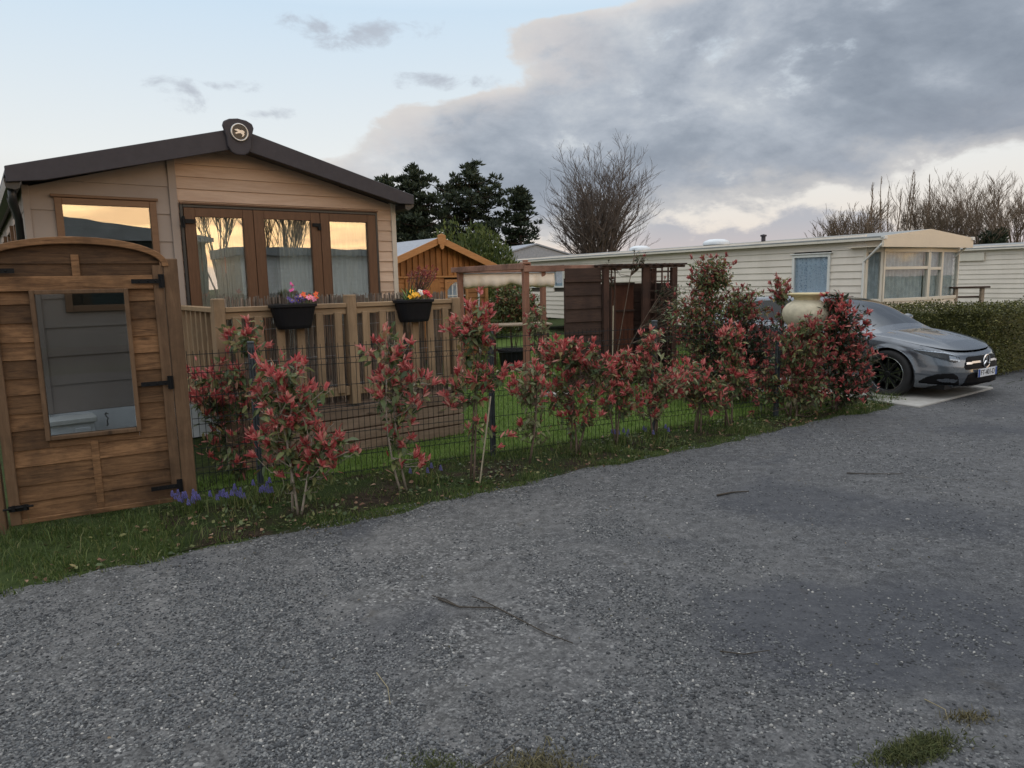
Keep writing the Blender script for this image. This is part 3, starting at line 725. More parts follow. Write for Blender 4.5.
def hinge(x, z, dx):
    # strap, plate and pin of one hinge
    mb = MB(); mb.box(min(x,x+dx*.2),max(x,x+dx*.2),-.058,-.052,z-.016,z+.016); mb.box(x-.02,x+.02,-.06,-.05,z-.05,z+.05)
    for q in (.04,.09,.15): mb.ball((x+dx*q,-.059,z),.007,6,4)
    mb.tube([(x,-.062,z-.05),(x,-.062,z+.05)],.009,8)
    mb.build('hinge', M['black_iron'], gate)
hinge(1.10,1.755,-1); hinge(1.10,.99,-1); hinge(1.10,.18,-1); hinge(.0,1.84,1)
mb = MB(); mb.box(.0,.12,-.065,-.052,.16,.20); mb.tube([(-.03,-.075,.185),(.15,-.075,.19)],.008,8); mb.box(.02,.04,-.085,-.06,.165,.205); mb.box(.09,.11,-.085,-.06,.165,.205); mb.build('bolt', M['black_iron'], gate)
for (off, lab, zt) in ((1.17,'brown square gate post beside the red bushes on the right of the gate',1.92),(-.075,'dark brown gate post on the left of the arched gate',1.55)):
    p = GP + GU*off; mb = MB(); mb.box(-.05,.05,-.05,.05,-.05,zt)
    o = mb.build('gate_post', M['gate_post'], None, .006); o.location = p + GV*.01; o.rotation_euler = (0,0,GA); tag(o, lab, 'gate post')
# ---------------------------------------------------------------- welded wire fence
M['fence_wire'] = paint('fence_wire', (.010,.013,.015), .6, .1, spec=.2)
M['fence_post'] = paint('fence_post', (.045,.055,.065), .5, .1, 8)
FA = Vector((-2.15,5.86,0)); FD = Vector((3.7,1.75,0)).normalized(); FN = Vector((-FD.y,FD.x,0)); FRZ = math.atan2(FD.y,FD.x)
fence = empty('wire_fence', FA, FRZ, 'low dark welded wire mesh fence with slim posts behind the red bushes', 'fence')
fx = [-.50,0.0,2.17,4.10,5.9]
for x in fx[1:]:
    mb = MB(); q=1.23 if x<5 else .9; mb.box(x-.025,x+.025,.006,.05,-.1,q); mb.box(x-.028,x+.028,.003,.053,q+.001,q+.02); mb.build('post', M['fence_post'], fence, .004)
for a, b in zip(fx[:-1], fx[1:]):
    mb = MB(); n = max(2, round((b-a-.02)/.05)); 
    prof = [(.02,0),(.19,0),(.215,-.025),(.24,0),(.60,0),(.625,-.025),(.65,0),(1.02,0),(1.045,-.025),(1.07,0),(1.20,0)]
    for i in range(n+1):
        x = a+.01+(b-a-.02)*i/n
        mb.tube([(x,y,z) for z,y in prof], .0023, 4, False)
    for z in (.04,.19,.24,.40,.60,.65,.83,1.02,1.07,1.17): mb.tube([(a+.01,-.004,z),(b-.01,-.004,z)], .0031, 4, False)
    mb.build('mesh_panel', M['fence_wire'], fence)

# ---------------------------------------------------------------- stone urn on its stand
M['urn_stone'] = paint('urn_stone', (.52,.47,.35), .85, .16, 14, dirt=(.30,.27,.17), bump=.5)
M['urn_lip'] = paint('urn_lip', (.56,.47,.27), .8, .12, 14, bump=.3)
M['stand_wood'] = wood('stand_wood', (.26,.20,.13), (.46,.39,.27), 'z', 1.4, .9, (.14,.15,.07), True, .5, .2)
ub = Vector((3.72,8.95,0))
st = MB(); prof = [(.0,0),(.20,0),(.185,.06),(.165,.2),(.155,.5),(.16,.8),(.19,.95),(.20,.975),(0,.975)]; st.lathe(prof, 18); 
for i, p in enumerate(st.v): 
    w = 1+.07*math.sin(5*math.atan2(p[1],p[0])+p[2]*3); st.v[i] = (p[0]*w, p[1]*w, p[2])
o = st.build('urn_stand', M['stand_wood'], None, smooth=True); o.location = ub; tag(o, 'pale weathered trunk shaped stand under the cream urn among red bushes', 'stand')
urn = empty('stone_urn', ub + Vector((0,0,.977)), 0, 'round cream stone urn with a flared lip above the red bushes by the car', 'urn')
mb = MB(); mb.lathe([(0,0),(.12,0),(.13,.02),(.20,.07),(.265,.15),(.29,.23),(.28,.30),(.235,.36),(.18,.395),(.15,.415)], 36); mb.build('bowl', M['urn_stone'], urn, smooth=True)
mb = MB(); mb.lathe([(.15,.414),(.155,.44),(.185,.465),(.215,.475),(.22,.49),(.21,.50),(.17,.497),(.13,.44),(0,.42)], 36); mb.build('lip', M['urn_lip'], urn, smooth=True)

# ---------------------------------------------------------------- orange summer house
M['shed_wood'] = wood('shed_wood', (.28,.115,.033), (.43,.195,.068), 'x', 1.0, .6, (.19,.08,.03), True, .3, .15)
M['shed_woodv'] = wood('shed_woodv', (.27,.11,.032), (.41,.185,.063), 'z', 1.0, .6, (.17,.07,.026), True, .3, .2)
M['shed_trim'] = wood('shed_trim', (.32,.14,.048), (.45,.225,.09), 'x', 1.0, .55, None, False, .2, .1)
M['felt'] = paint('felt', (.28,.30,.34), .8, .15, 12, bump=.3)
M['lace'] = paint('lace', (.66,.70,.76), .9, .12, 30)
sh = empty('summer_house', (-1.57,15,0), UA, 'orange timber summer house with pitched grey felt roof', 'garden shed')
hw, ze, zr = 1.30, 2.04, 2.56; zr_ = lambda x: ze+(zr-ze)*(1-abs(x)/hw)
win = (.22,.80,.95,1.76)
mb = MB(); z = .1
while z < 1.74:
    for (a,b) in ([(-hw,win[0]),(win[1],hw)] if .9 < z < 1.72 else [(-hw,hw)]):
        mb.add([(a,-.022,z),(b,-.022,z),(b,-.004,z+.112),(a,-.004,z+.112),(a,.04,z),(b,.04,z),(b,.04,z+.112),(a,.04,z+.112)],[(0,1,2,3),(7,6,5,4),(0,4,5,1),(3,2,6,7),(1,5,6,2),(0,3,7,4)])
    z += .115
mb.build('front_wall', M['shed_wood'], sh)
mb = MB(); x = -hw
while x < hw-.01:
    b = min(x+.07,hw); mb.prism([(x,1.845),(b,1.845),(b,zr_(b)+.02),((x+b)/2, zr_((x+b)/2)+.02),(x,zr_(x)+.02)], -.02-.03*(round((x+hw)/.07)%2), .03); x += .07
mb.build('gable_boards', M['shed_woodv'], sh)
mb = MB(); mb.box(-hw-.03,hw+.03,-.06,.0,1.80,1.842); mb.box(-hw-.03,-hw+.05,-.045,.02,.1,1.799); mb.box(hw-.05,hw+.03,-.045,.02,.1,1.799); mb.build('trim', M['shed_trim'], sh, .004)
mb = MB(); mb.box(-hw,-hw+.04,.041,2.6,.1,ze); mb.box(hw-.04,hw,.041,2.6,.1,ze); mb.box(-hw+.041,hw-.041,2.55,2.6,.1,ze); mb.box(-hw+.041,hw-.041,.041,2.55,.1,.14); mb.build('side_walls', M['shed_wood'], sh)
mb = MB(); e = .16
zo = lambda x: zr+.05-(zr-ze)/hw*abs(x)
mb.prism([(-hw-e,zo(hw+e)),(0,zo(0)),(0,zo(0)-.035),(-hw-e,zo(hw+e)-.035)],-.28,2.8); mb.prism([(0,zo(0)),(hw+e,zo(hw+e)),(hw+e,zo(hw+e)-.035),(0,zo(0)-.035)],-.28,2.8)
mb.build('roof', M['felt'], sh)
for s in (-1,1):
    mb = MB(); mb.prism([(s*.002,zo(0)+.015),(s*(hw+e+.01),zo(hw+e+.01)+.015),(s*(hw+e+.01),zo(hw+e+.01)-.125),(s*.002,zo(0)-.125)],-.31,-.282); mb.build('bargeboard', M['shed_trim'], sh, .004)
mb = MB(); mb.prism([(-.09,zo(0)+.04),(0,zo(0)+.075),(.09,zo(0)+.04),(.09,zo(0)-.13),(.05,zo(0)-.15),(.045,zo(0)-.21),(0,zo(0)-.25),(-.045,zo(0)-.21),(-.05,zo(0)-.15),(-.09,zo(0)-.13)],-.35,-.312); mb.build('ridge_finial', M['shed_trim'], sh, .004)
# window with arched muntins, double door
mb = MB(); frame_ring(mb, *win, .055, -.05, .02)
w = mb.build('window', M['shed_trim'], sh)
mb = MB(); mb.prism([(win[0]+.055,1.70),(win[0]+.055,1.52),(win[0]+.14,1.63),(win[0]+.26,1.70)],-.04,-.015); mb.build('arch_corner', M['shed_trim'], w)
mb = MB(); mb.box(win[0]+.056,win[1]-.056,-.012,-.006,win[2]+.056,win[3]-.056); mb.build('pane', M['glass_far'], w)
mb = MB(); pleat(mb, win[0]+.06,win[1]-.06,win[2]+.06,win[3]-.06,.03,.008,6); mb.build('lace_curtain', M['lace'], w)
mb = MB(); 
for x in (win[0]+.2,win[0]+.31,win[0]+.42): mb.box(x-.008,x+.008,-.022,-.013,win[2]+.056,win[3]-.056)
for z in (1.2,1.42): mb.box(win[0]+.056,win[1]-.056,-.024,-.014,z-.008,z+.008)
mb.build('glazing_bars', M['white_pvc'], w)
mb = MB(); mb.box(-.72,.10,-.055,-.025,.12,1.78); mb.box(-.66,.04,-.066,-.056,.2,.9); mb.box(-.66,.04,-.066,-.056,1.0,1.7); d = mb.build('door', M['shed_woodv'], sh, .004)
mb = MB(); mb.tube([(.0,-.07,.95),(.0,-.10,.95),(-.08,-.10,.95)],.01,6); mb.build('handle', M['black_iron'], d)
mb = MB(); mb.box(1.06,1.10,-.045,-.024,.1,1.78); mb.build('drainpipe', M['white_pvc'], sh)

# ---------------------------------------------------------------- pergola with cream shade
M['perg'] = wood('perg', (.19,.088,.058), (.32,.165,.115), 'z', 1.0, .8, (.11,.055,.04), False, .35, .25)
M['perg_x'] = wood('perg_x', (.21,.105,.075), (.36,.21,.155), 'x', 1.0, .8, (.11,.06,.045), False, .35, .25)
M['canvas'] = paint('canvas', (.68,.58,.47), .9, .10, 4, dirt=(.5,.42,.33))
PF, PB, PLp = Vector((.24,11,0)), Vector((.62,13.5,0)), Vector((-.90,13,0)); PQ = PF + (PB-PLp)
pg = empty('pergola', (0,0,0), 0, 'red brown timber pergola between the summer house and the dark arbour', 'pergola')
def bar(mb, a, b, w, h):
    d = (b-a); L = d.length; m = (a+b)/2; rz = math.atan2(d.y,d.x); ry = -math.asin(d.z/L); mb.cbox(m, (L,w,h), rz, 0, ry)
for p in (PF,PB,PLp):
    mb = MB(); mb.cbox(p+Vector((0,0,.97)),(.09,.09,1.94),.45); mb.build('post', M['perg'], pg, .006)
mb = MB(); mb.cbox(PF+Vector((0,0,1.965)),(.13,.13,.03),.45); mb.cbox(PF+Vector((0,0,2.0)),(.07,.07,.03),.45); mb.build('post_cap', M['perg'], pg, .006)
zt = Vector((0,0,1.90))
for (a,b,ex,dz) in ((PF,PLp,.22,.02),(PF,PQ,.0,-.02),(PLp,PB,.25,.0)):
    e = (b-a).normalized(); 
    for s in (-1,1):
        nrm = Vector((-e.y,e.x,0))*.06*s; mb = MB(); bar(mb, a-e*(.05)+nrm+zt+Vector((0,0,dz)), b+e*ex+nrm+zt+Vector((0,0,dz)), .03, .09); mb.build('beam', M['perg_x'], pg, .004)
cz = empty('shade_sail', (0,0,0), 0, 'cream canvas shade gathered in folds under the pergola beams', 'shade')
mb = MB(); vs=[];fs=[]; a = PLp+Vector((.05,.0,1.84)); b = PB+Vector((.22,.04,1.83)); n=60; e=(b-a); nr=Vector((-e.y,e.x,0)).normalized()
for i in range(n+1):
    t=i/n; p=a+e*t; dr=.25+.006*math.sin(t*9)- .06*math.exp(-((t-.52)/.05)**2)
    sw=.035*math.sin(t*22+math.sin(t*7))+.02*math.sin(t*61)
    for j in range(6):
        q=j/5; pp=p - nr*(.08*q*math.sin(q*3.1)+sw*q) - Vector((0,0,dr*q+.008*math.sin(t*40)*q)); vs.append(tuple(pp))
for i in range(n):
    for j in range(5): fs.append((i*6+j,(i+1)*6+j,(i+1)*6+j+1,i*6+j+1))
mb.add(vs,fs); o=mb.build('canvas', M['canvas'], cz, smooth=True); o.modifiers.new('Solidify','SOLIDIFY').thickness=.004
mb = MB(); mb.tube([a+Vector((0,0,.01)), b+Vector((0,0,.01))], .012, 6); mb.build('rail', M['galv'], cz)

# ---------------------------------------------------------------- dark screen panel and arbour
M['dark_wood'] = wood('dark_wood', (.042,.024,.019), (.085,.05,.038), 'x', 1.0, .8, (.03,.018,.015), True, .5, .3)
M['dark_woodv'] = wood('dark_woodv', (.045,.022,.017), (.095,.048,.034), 'z', 1.0, .8, (.03,.018,.015), True, .4, .3)
M['red_panel'] = wood('red_panel', (.075,.025,.014), (.14,.052,.03), 'z', .6, .6, (.06,.022,.013), False, .3, .15)
sp_ = empty('fence_panel', (.83,10.8,0), math.atan2(.2,.57), 'dark brown horizontal board screen panel left of the arbour', 'fence panel')
mb = MB(); z = .06
while z < 1.70:
    mb.add([(0,-.02,z),(.60,-.02,z),(.60,.0,z+.21),(0,.0,z+.21),(0,.012,z),(.60,.012,z),(.60,.012,z+.21),(0,.012,z+.21)],[(0,1,2,3),(7,6,5,4),(0,4,5,1),(3,2,6,7),(1,5,6,2),(0,3,7,4)]); z += .2
mb.build('boards', M['dark_wood'], sp_)
mb = MB(); mb.box(.0,.03,.013,.05,0,1.72); mb.box(.28,.33,.013,.05,0,1.70); mb.box(.57,.6,.013,.05,0,1.72); mb.build('battens', M['dark_woodv'], sp_)
mb = MB(); mb.box(-.005,.605,-.03,.03,1.665,1.70); mb.build('cap_rail', M['dark_wood'], sp_)
ab = empty('garden_arbour', (1.42,11.0,0), math.atan2(.35,1.35), 'dark brown timber arbour with trellis side and flat slatted top', 'arbour')
AW = 1.30
for (x,y) in ((.05,0),(AW-.1,0),(.05,.75),(AW-.1,.75)):
    mb = MB(); mb.box(x-.045,x+.045,y-.045,y+.045,0,1.86); mb.build('post', M['dark_woodv'], ab, .004)
mb = MB(); mb.box(.66,.76,-.04,.03,0,1.86); mb.build('post', M['dark_woodv'], ab, .004)
mb = MB(); mb.box(-.03,AW+.08,-.03,.03,1.862,1.90); mb.box(-.03,AW+.08,.72,.78,1.862,1.90)
for i in range(12): x=-.02+i*.12; mb.box(x,x+.07,-.12,.9,1.902,1.925)
mb.build('roof_slats', M['dark_wood'], ab)
mb = MB(); mb.box(.26,.655,.30,.33,.0,1.62); mb.build('back_panel', M['red_panel'], ab, .004)
mb = MB(); mb.box(.24,.66,.27,.298,1.18,1.21); mb.box(.245,.275,.28,.298,.0,1.62); mb.box(.24,.66,.27,.298,1.60,1.64); mb.build('panel_frame', M['dark_wood'], ab)
mb = MB(); 
for i in range(5): x=.78+i*.105; mb.box(x-.011,x+.011,-.022,-.008,.05,1.86)
for i in range(12): z=.2+i*.145; mb.box(.76,1.20,-.007,.008,z-.011,z+.011)
mb.build('trellis', M['dark_woodv'], ab)
mb = MB()
for i in range(3): x=.09+i*.06; mb.box(x,x+.018,.02,.035,.05,1.86)
mb.build('slats', M['dark_woodv'], ab)
mb = MB()
mb.box(.1,1.16,.80,.815,.05,1.62)
for i in range(10): mb.box(.1,1.16,.785,.799,.06+i*.156,.06+i*.156+.145)
mb.box(AW-.08,AW-.06,.05,.78,.05,1.62); mb.build('back_boards', M['dark_wood'], ab)
mb = MB(); mb.box(.1,1.15,.35,.74,.42,.46); mb.build('seat', M['dark_wood'], ab)

# ---------------------------------------------------------------- table, plant tub, low edging, slab, canes
M['grey_wood'] = wood('grey_wood', (.22,.17,.125), (.38,.31,.235), 'x', 1.0, .85, (.17,.13,.1), False, .3, .2)
tb = empty('garden_table', (.05,14.6,0), .2, 'weathered timber garden table in shade under the pergola', 'table')
mb = MB()
for i in range(4): mb.box(-.55,.75,-.32+i*.165,-.32+i*.165+.155,.80,.835)
mb.build('table_top', M['grey_wood'], tb, .004)
for (x,y) in ((-.45,-.25),(.65,-.25),(-.45,.25),(.65,.25)):
    mb = MB(); mb.box(x-.035,x+.035,y-.035,y+.035,0,.798); mb.build('leg', M['dark_woodv'], tb)
mb = MB(); mb.box(-.45,.65,-.27,-.23,.30,.36); mb.build('stretcher', M['dark_woodv'], tb)
tk = MB(); tk.lathe([(0,0),(.26,0),(.31,.36),(.33,.36),(.33,.40),(.30,.40),(.27,.33),(0,.33)],20); o = tk.build('plant_tub', M['black_plastic'], None); o.location=(.06,13.7,0); tag(o,'black round plant tub on the lawn in front of the garden table','plant tub')
M['picket_white'] = paint('picket_white', (.55,.56,.57), .6, .1)
ed = empty('border_edging', (3.30,10.15,0), .42, 'low white picket border edging at the back of the lawn', 'border edging')
mb = MB()
for i in range(17): x=i*.06; mb.prism([(x-.017,0),(x+.017,0),(x+.017,.17),(x,.20),(x-.017,.17)],-.008,.008)
mb.build('pickets', M['picket_white'], ed)
mb = MB(); mb.box(-.02,.98,.009,.02,.10,.13); mb.build('rail', M['picket_white'], ed)
mb = MB(); mb.prism([(-.22,-.12),(.2,-.14),(.25,.1),(-.2,.15)],0,.05,'z'); o=mb.build('paving_slab', M['concrete'], None, .01); o.location=(.62,10.4,0); tag(o,'small pale paving slab lying on the lawn before the pergola','paving slab')
# support canes
M['cane'] = paint('cane', (.36,.31,.22), .7, .15, 20)
# ---------------------------------------------------------------- cream static caravan
M['cream_clad'] = paint('cream_clad', (.74,.67,.585), .5, .045, 2, dirt=(.60,.54,.45), bump=.04)
M['cream_gable'] = paint('cream_gable', (.68,.585,.46), .5, .04, 2)
M['cream_trim'] = paint('cream_trim', (.66,.61,.52), .45, .04)
M['roof_grey'] = paint('roof_grey', (.24,.25,.25), .6, .15, 3, dirt=(.14,.14,.12))
M['dome'] = paint('dome', (.62,.66,.70), .35, .05)
k = NT('lace_pattern'); v = k.coord((1,1,1))
vo = k.n('ShaderNodeTexVoronoi', {'Vector': v, 'Scale': 26.}).outputs['Distance']; wv = k.noise(k.coord((14,1,.4)), 1.5, 3)
c = k.ramp(k.math('ADD', k.math('MULTIPLY', vo, .7), k.math('MULTIPLY', wv, .7)), [(.35, (.16,.22,.30)), (.55, (.48,.58,.68)), (.75, (.66,.74,.82))]); k.bsdf(c, .9); M['lace_pat'] = k.m
CA = D2R(31)
def cream_caravan(loc, label, length, windows, bay=True):
    """local: x across the front, y back along the body; origin under the front left roof corner"""
    c = empty('static_caravan', loc, CA, label, 'static caravan', 'cream static caravans beyond the hedge')
    Wd, ze, zp = 3.30, 2.42, 2.58; i0 = .16
    ys = .48   # wall set back under the front overhang
    # long left wall with lap cladding facing -x
    mb = MB(); z=.45; 
    while z < 2.36:
        segs=[(ys,length)]
        for (a,b,c0,c1) in windows:
            ns=[]
            for (p,q) in segs:
                if c0 >= z+.145-1e-3 or c1 <= z+1e-3 or a>=q or b<=p: ns.append((p,q)); continue
                if p<a: ns.append((p,a))
                if b<q: ns.append((b,q))
            segs=ns
        for (p,q) in segs:
            mb.add([(i0-.02,p,z),(i0-.02,q,z),(i0,q,z+.135),(i0,p,z+.135),(i0-.004,p,z+.145),(i0-.004,q,z+.145),(i0+.04,p,z),(i0+.04,q,z),(i0+.04,p,z+.145),(i0+.04,q,z+.145)],
                   [(0,2,1),(0,3,2),(3,5,2),(3,4,5),(0,1,7,6),(6,7,9,8),(4,8,9,5),(0,6,8,4,3),(1,2,5,9,7)])
        z+=.145
    mb.build('side_wall', M['cream_clad'], c)
    mb = MB(); mb.box(i0+.041,Wd-i0,ys+.05,ys+.08,.45,2.4) if not bay else None
    mb.box(Wd-i0-.04,Wd-i0,ys,length,.45,2.4); mb.box(i0+.041,Wd-i0-.041,length-.04,length,.45,2.4); mb.box(i0+.041,Wd-i0-.041,ys+.3,length-.041,.45,.5)
    mb.build('far_walls', M['cream_clad'], c)
    mb = MB(); mb.box(i0+.05,Wd-i0-.05,2.2,2.25,.5,2.4); mb.box(i0+.05,i0+.09,3.,length-.1,.52,2.3); mb.build('interior', M['dark_room'], c)
    # roof: shallow pitch, grey, with eave trim and vents
    mb = MB(); mb.prism([(0,ze),(Wd/2,zp),(Wd,ze),(Wd,ze-.03),(Wd/2,zp-.03),(0,ze-.03)],.03,length+.05); mb.build('roof', M['roof_grey'], c)
    mb = MB(); mb.box(-.01,.03,.0,length,ze-.075,ze-.032); mb.box(i0-.03,i0+.02,ys,length,ze-.12,ze-.076); mb.box(Wd-.03,Wd+.01,0,length,ze-.075,ze-.032); mb.build('eave_trim', M['cream_trim'], c)
    mb = MB()
    for q in range(3):
        z0 = ze-.20+q*.10
        poly=[(0,ze-.21),(Wd,ze-.21),(Wd,ze+.0),(Wd/2,zp+.0),(0,ze+.0)]
        lo, hi = ze-.21+q*.13, ze-.21+(q+1)*.13
        def cl(poly, zc, keep):
            out=[]
            for i in range(len(poly)):
                a,b=poly[i],poly[(i+1)%len(poly)]; fa=(a[1]-zc)*keep; fb=(b[1]-zc)*keep
                if fa>=0: out.append(a)
                if fa*fb<0: t=fa/(fa-fb); out.append((a[0]+(b[0]-a[0])*t,a[1]+(b[1]-a[1])*t))
            return out
        p=cl(cl(poly,lo,1),hi,-1)
        if len(p)>2: mb.prism(p,-.012+.004*q,.028)
    mb.build('front_gable', M['cream_gable'], c)
    mb = MB(); mb.box(.01,Wd-.01,.03,ys+.3,ze-.20,ze-.185); mb.build('soffit', M['cream_gable'], c)
    if bay:
        # three-faced bay: left angled light, wide centre light, right angled lights
        x0,x1 = i0+.0, Wd-i0+.10
        pts=[(x0,ys),(x0+.24,.24),(x0+1.66,.12),(x1,.26)]
        mb=MB(); mb.prism(pts+[(x1,ys+.3),(x0,ys+.3)],2.221,2.26,'z'); mb.box(i0-.02,i0+.02,.03,ys,ze-.20,ze-.077); mb.build('bay_head', M['cream_gable'], c)
        def face(a,b,splits,transom,nm):
            d=Vector((b[0]-a[0],b[1]-a[1],0)); L=d.length; rz=math.atan2(d.y,d.x)
            Mx=Matrix.Translation((a[0],a[1],0))@Matrix.Rotation(rz,4,'Z')
            mb=MB(); mb.M=Mx; mb.box(0,L,-.03,.04,.45,1.12); mb.build('bay_apron', M['cream_clad'], c)
            edges=[0]+[L*s for s in splits]+[L]
            mb=MB(); mb.M=Mx; mb.box(0,L,-.045,.035,1.122,1.19); mb.box(0,L,-.035,.035,2.12,2.22)
            for e_ in edges: mb.box(max(0,e_-.045),min(L,e_+.045),-.04,.034,1.191,2.119)
            for q in range(len(edges)-1):
                if transom[q]: mb.box(edges[q]+.046,edges[q+1]-.046,-.036,.03,transom[q]-.03,transom[q]+.03)
            w=mb.build(nm, M['cream_trim'], c, .004)
            mb=MB(); mb.M=Mx
            for q in range(len(edges)-1): mb.box(edges[q]+.047,edges[q+1]-.047,-.004,.004,1.192,2.118)
            mb.build('pane', M['glass_far'], w)
            mb=MB(); mb.M=Mx
            for q in range(len(edges)-1): pleat(mb, edges[q]+.03,edges[q+1]-.03,1.15,2.15,.09,.02,max(3,int((edges[q+1]-edges[q])*9)))
            mb.build('curtain', M['net_grey'], w, smooth=True)
        face(pts[0],pts[1],[],[0],'bay_window'); face(pts[1],pts[2],[],[1.80],'bay_window'); face(pts[2],pts[3],[.42],[1.78,0],'bay_window')
        mb=MB(); mb.box(i0-.03,i0+.05,ys-.06,ys,.45,2.3); mb.build('corner_post', M['cream_trim'], c, .004)
        mb=MB(); mb.tube([(.03,.02,ze-.06),(.03,.03,ze-.14),(.02,.06,ze-.17),(i0-.05,ys-.02,1.93),(i0-.05,ys-.02,.3)],.024,8); mb.box(-.01,.08,-.03,.05,ze-.06,ze-.0); mb.build('downpipe', M['white_pvc'], c)
        mb=MB(); mb.tube([(Wd-.02,.02,ze-.06),(Wd-.02,.03,ze-.12),(Wd-.06,.06,ze-.15),(Wd-i0-.1,ys+.0,1.8),(Wd-i0-.1,ys+.0,.3)],.024,8); mb.box(Wd-.07,Wd+.02,-.03,.06,ze-.05,ze+.02); mb.build('downpipe', M['white_pvc'], c)
    for (a,b,c0,c1) in windows:
        mb=MB()
        for (p,q,r,s) in ((a,a+.06,c0,c1),(b-.06,b,c0,c1),(a+.06,b-.06,c1-.06,c1),(a+.06,b-.06,c0,c0+.06)): mb.box(i0-.045,i0+.03,p,q,r,s)
        mb.box(i0-.07,i0-.022,a-.04,b+.04,c1+.002,c1+.03)
        w=mb.build('window', M['white_pvc'], c, .004)
        mb=MB(); mb.box(i0-.012,i0-.004,a+.061,b-.061,c0+.061,c1-.061); mb.build('pane', M['glass_far'], w)
        mb=MB(); mb.M=Matrix.Translation((i0+.03,0,0))@Matrix.Rotation(math.pi/2,4,'Z'); pleat(mb,a+.05,b-.05,c0+.05,c1-.05,0,.014,max(3,int((b-a)*8))); mb.build('lace_curtain', M['lace_pat'], w, smooth=True)
    return c
M['net_grey'] = paint('net_grey', (.62,.64,.62), .9, .2, 6)
cv = cream_caravan((7.26,14.0,0), 'long cream lap clad static caravan with bay window behind the parked car', 13.8, [(1.22,2.16,1.25,2.13),(10.9,11.5,1.45,2.08),(12.2,12.9,1.45,2.0)])
for (y,x,sx_,nm) in ((8.3,1.1,.32,'roof_dome'),(5.1,.9,.34,'roof_dome')):
    mb=MB(); mb.M=Matrix.Translation((x,y,2.52)); mb.lathe([(sx_,.0),(sx_*1.02,.05),(sx_*.9,.10),(sx_*.6,.14),(0,.155)],20); mb.build(nm, M['dome'], cv, smooth=True)
mb=MB(); mb.M=Matrix.Translation((.9,3.6,2.5)); mb.lathe([(.05,0),(.05,.14),(.075,.145),(.075,.18),(0,.2)],12); mb.build('flue', M['anthracite'], cv)
cv2 = cream_caravan((15.6,20.6,0), 'second cream lap clad caravan partly hidden at the right edge', 9.0, [], False)
mb=MB(); mb.box(.08,.14,1.9,2.75,2.02,2.28); mb.build('meter_box', M['cream_trim'], cv2, .01)
# handrail by the second caravan
hr = empty('step_handrail', (9.82,15.85,0), .03, 'dark timber post and rail beside the second cream caravan above the hedge', 'handrail')
for x in (.06,.66):
    mb=MB(); mb.box(x-.035,x+.035,-.04,.04,0,1.33); mb.build('post', M['grey_wood'], hr, .004)
mb=MB(); mb.box(-.06,.80,-.07,.05,1.332,1.372); mb.box(.0,.72,.041,.07,1.12,1.16); mb.build('rail', M['dark_wood'], hr, .004)
mb=MB(); mb.box(-.02,.018,-.03,.3,0,1.2); mb.build('end_board', M['dark_wood'], hr)
# grey roofed caravan far behind the pergola
gc = empty('grey_roof_caravan', (1.2,31,0), .45, 'distant caravan showing only its grey pitched roof behind the cream caravan', 'static caravan')
mb=MB(); mb.box(-2,1.9,0,9,.4,2.70); mb.prism([(-2,2.70),(1.9,2.70),(-.05,3.2)],0,.05); mb.build('walls', M['felt'], gc)
mb=MB(); mb.prism([(-2.2,2.72),(-.05,3.28),(2.1,2.72),(2.1,2.66),(-.05,3.22),(-2.2,2.66)],-.06,9.3); mb.build('roof', M['felt'], gc)

# ---------------------------------------------------------------- neighbours across the road: seen only in the window reflections
def across(u0, u1, label, wallm, zeave, zridge, vv, depth):
    c = empty('neighbour_caravan', V3*vv, UA, label, 'static caravan')
    mb=MB(); z=.4
    while z < zeave-.05: mb.box(u0,u1,-.02-.0,.0,z,z+.13); z+=.145
    mb.box(u0,u1,-depth,-.021,.4,zeave); mb.build('walls', wallm, c)
    mb=MB(); mb.prism([(u0-.2,zeave-.04),(u1+.2,zeave-.04),(u1+.2,zeave+.08),(u0-.2,zridge)],-depth,.25); mb.build('roof', M['roof_grey'], c)
    return c
M['green_wall'] = paint('green_wall', (.06,.075,.065), .7, .1)
across(-3.5,6.0,'dark green lodge with sloping roof across the road reflected in the left window', M['green_wall'], 3.15, 4.55, -7.0, 6)
across(7.2,19.0,'long white caravan across the road reflected in the patio doors', M['white_pvc'], 2.75, 3.0, -7.5, 3)
# ---------------------------------------------------------------- hedge
M['hedge_leaf'] = leafmat('hedge_leaf', [(0,(.038,.042,.013)),(.5,(.08,.086,.024)),(.85,(.14,.14,.038)),(1,(.23,.21,.065))], .5, .2)
M['twig'] = paint('twig', (.035,.028,.02), .9, .3)
def hedge_leg(name, a, b, wd, h, n, par=None):
    """leafy box from a to b (2D), thickness wd to the left of a->b"""
    a=np.array(a);b=np.array(b);d=b-a;L=np.linalg.norm(d);d/=L;nn=np.array([-d[1],d[0]])
    t=RNG.uniform(-.05,L+.05,n); face=RNG.choice(4,n,p=[.46,.34,.12,.08]); s=RNG.uniform(0,wd,n); z=RNG.uniform(0.02,h,n)
    und=.05*np.sin(t*2.7)+.04*np.sin(t*6.1+z*3)+.03*np.sin(z*7+t*1.3)
    dep=RNG.uniform(-.10,.05,n)
    N=np.zeros((n,3)); 
    s=np.where(face==0,-dep-und*.8-.0,s); z=np.where(face==1,h+dep+und*.7,z); s=np.where(face==2,wd+dep,s); t=np.where(face==3,np.where(RNG.random(n)<.5,dep*-1,L+dep),t)
    P=np.stack([a[0]+d[0]*t+nn[0]*s, a[1]+d[1]*t+nn[1]*s, z],1)
    N[face==0]=(-nn[0],-nn[1],.25); N[face==1]=(0,0,1); N[face==2]=(nn[0],nn[1],.2); N[face==3]=(d[0],d[1],.2)
    D=N+RNG.normal(0,.7,(n,3))
    return P,D,N+RNG.normal(0,.5,(n,3))
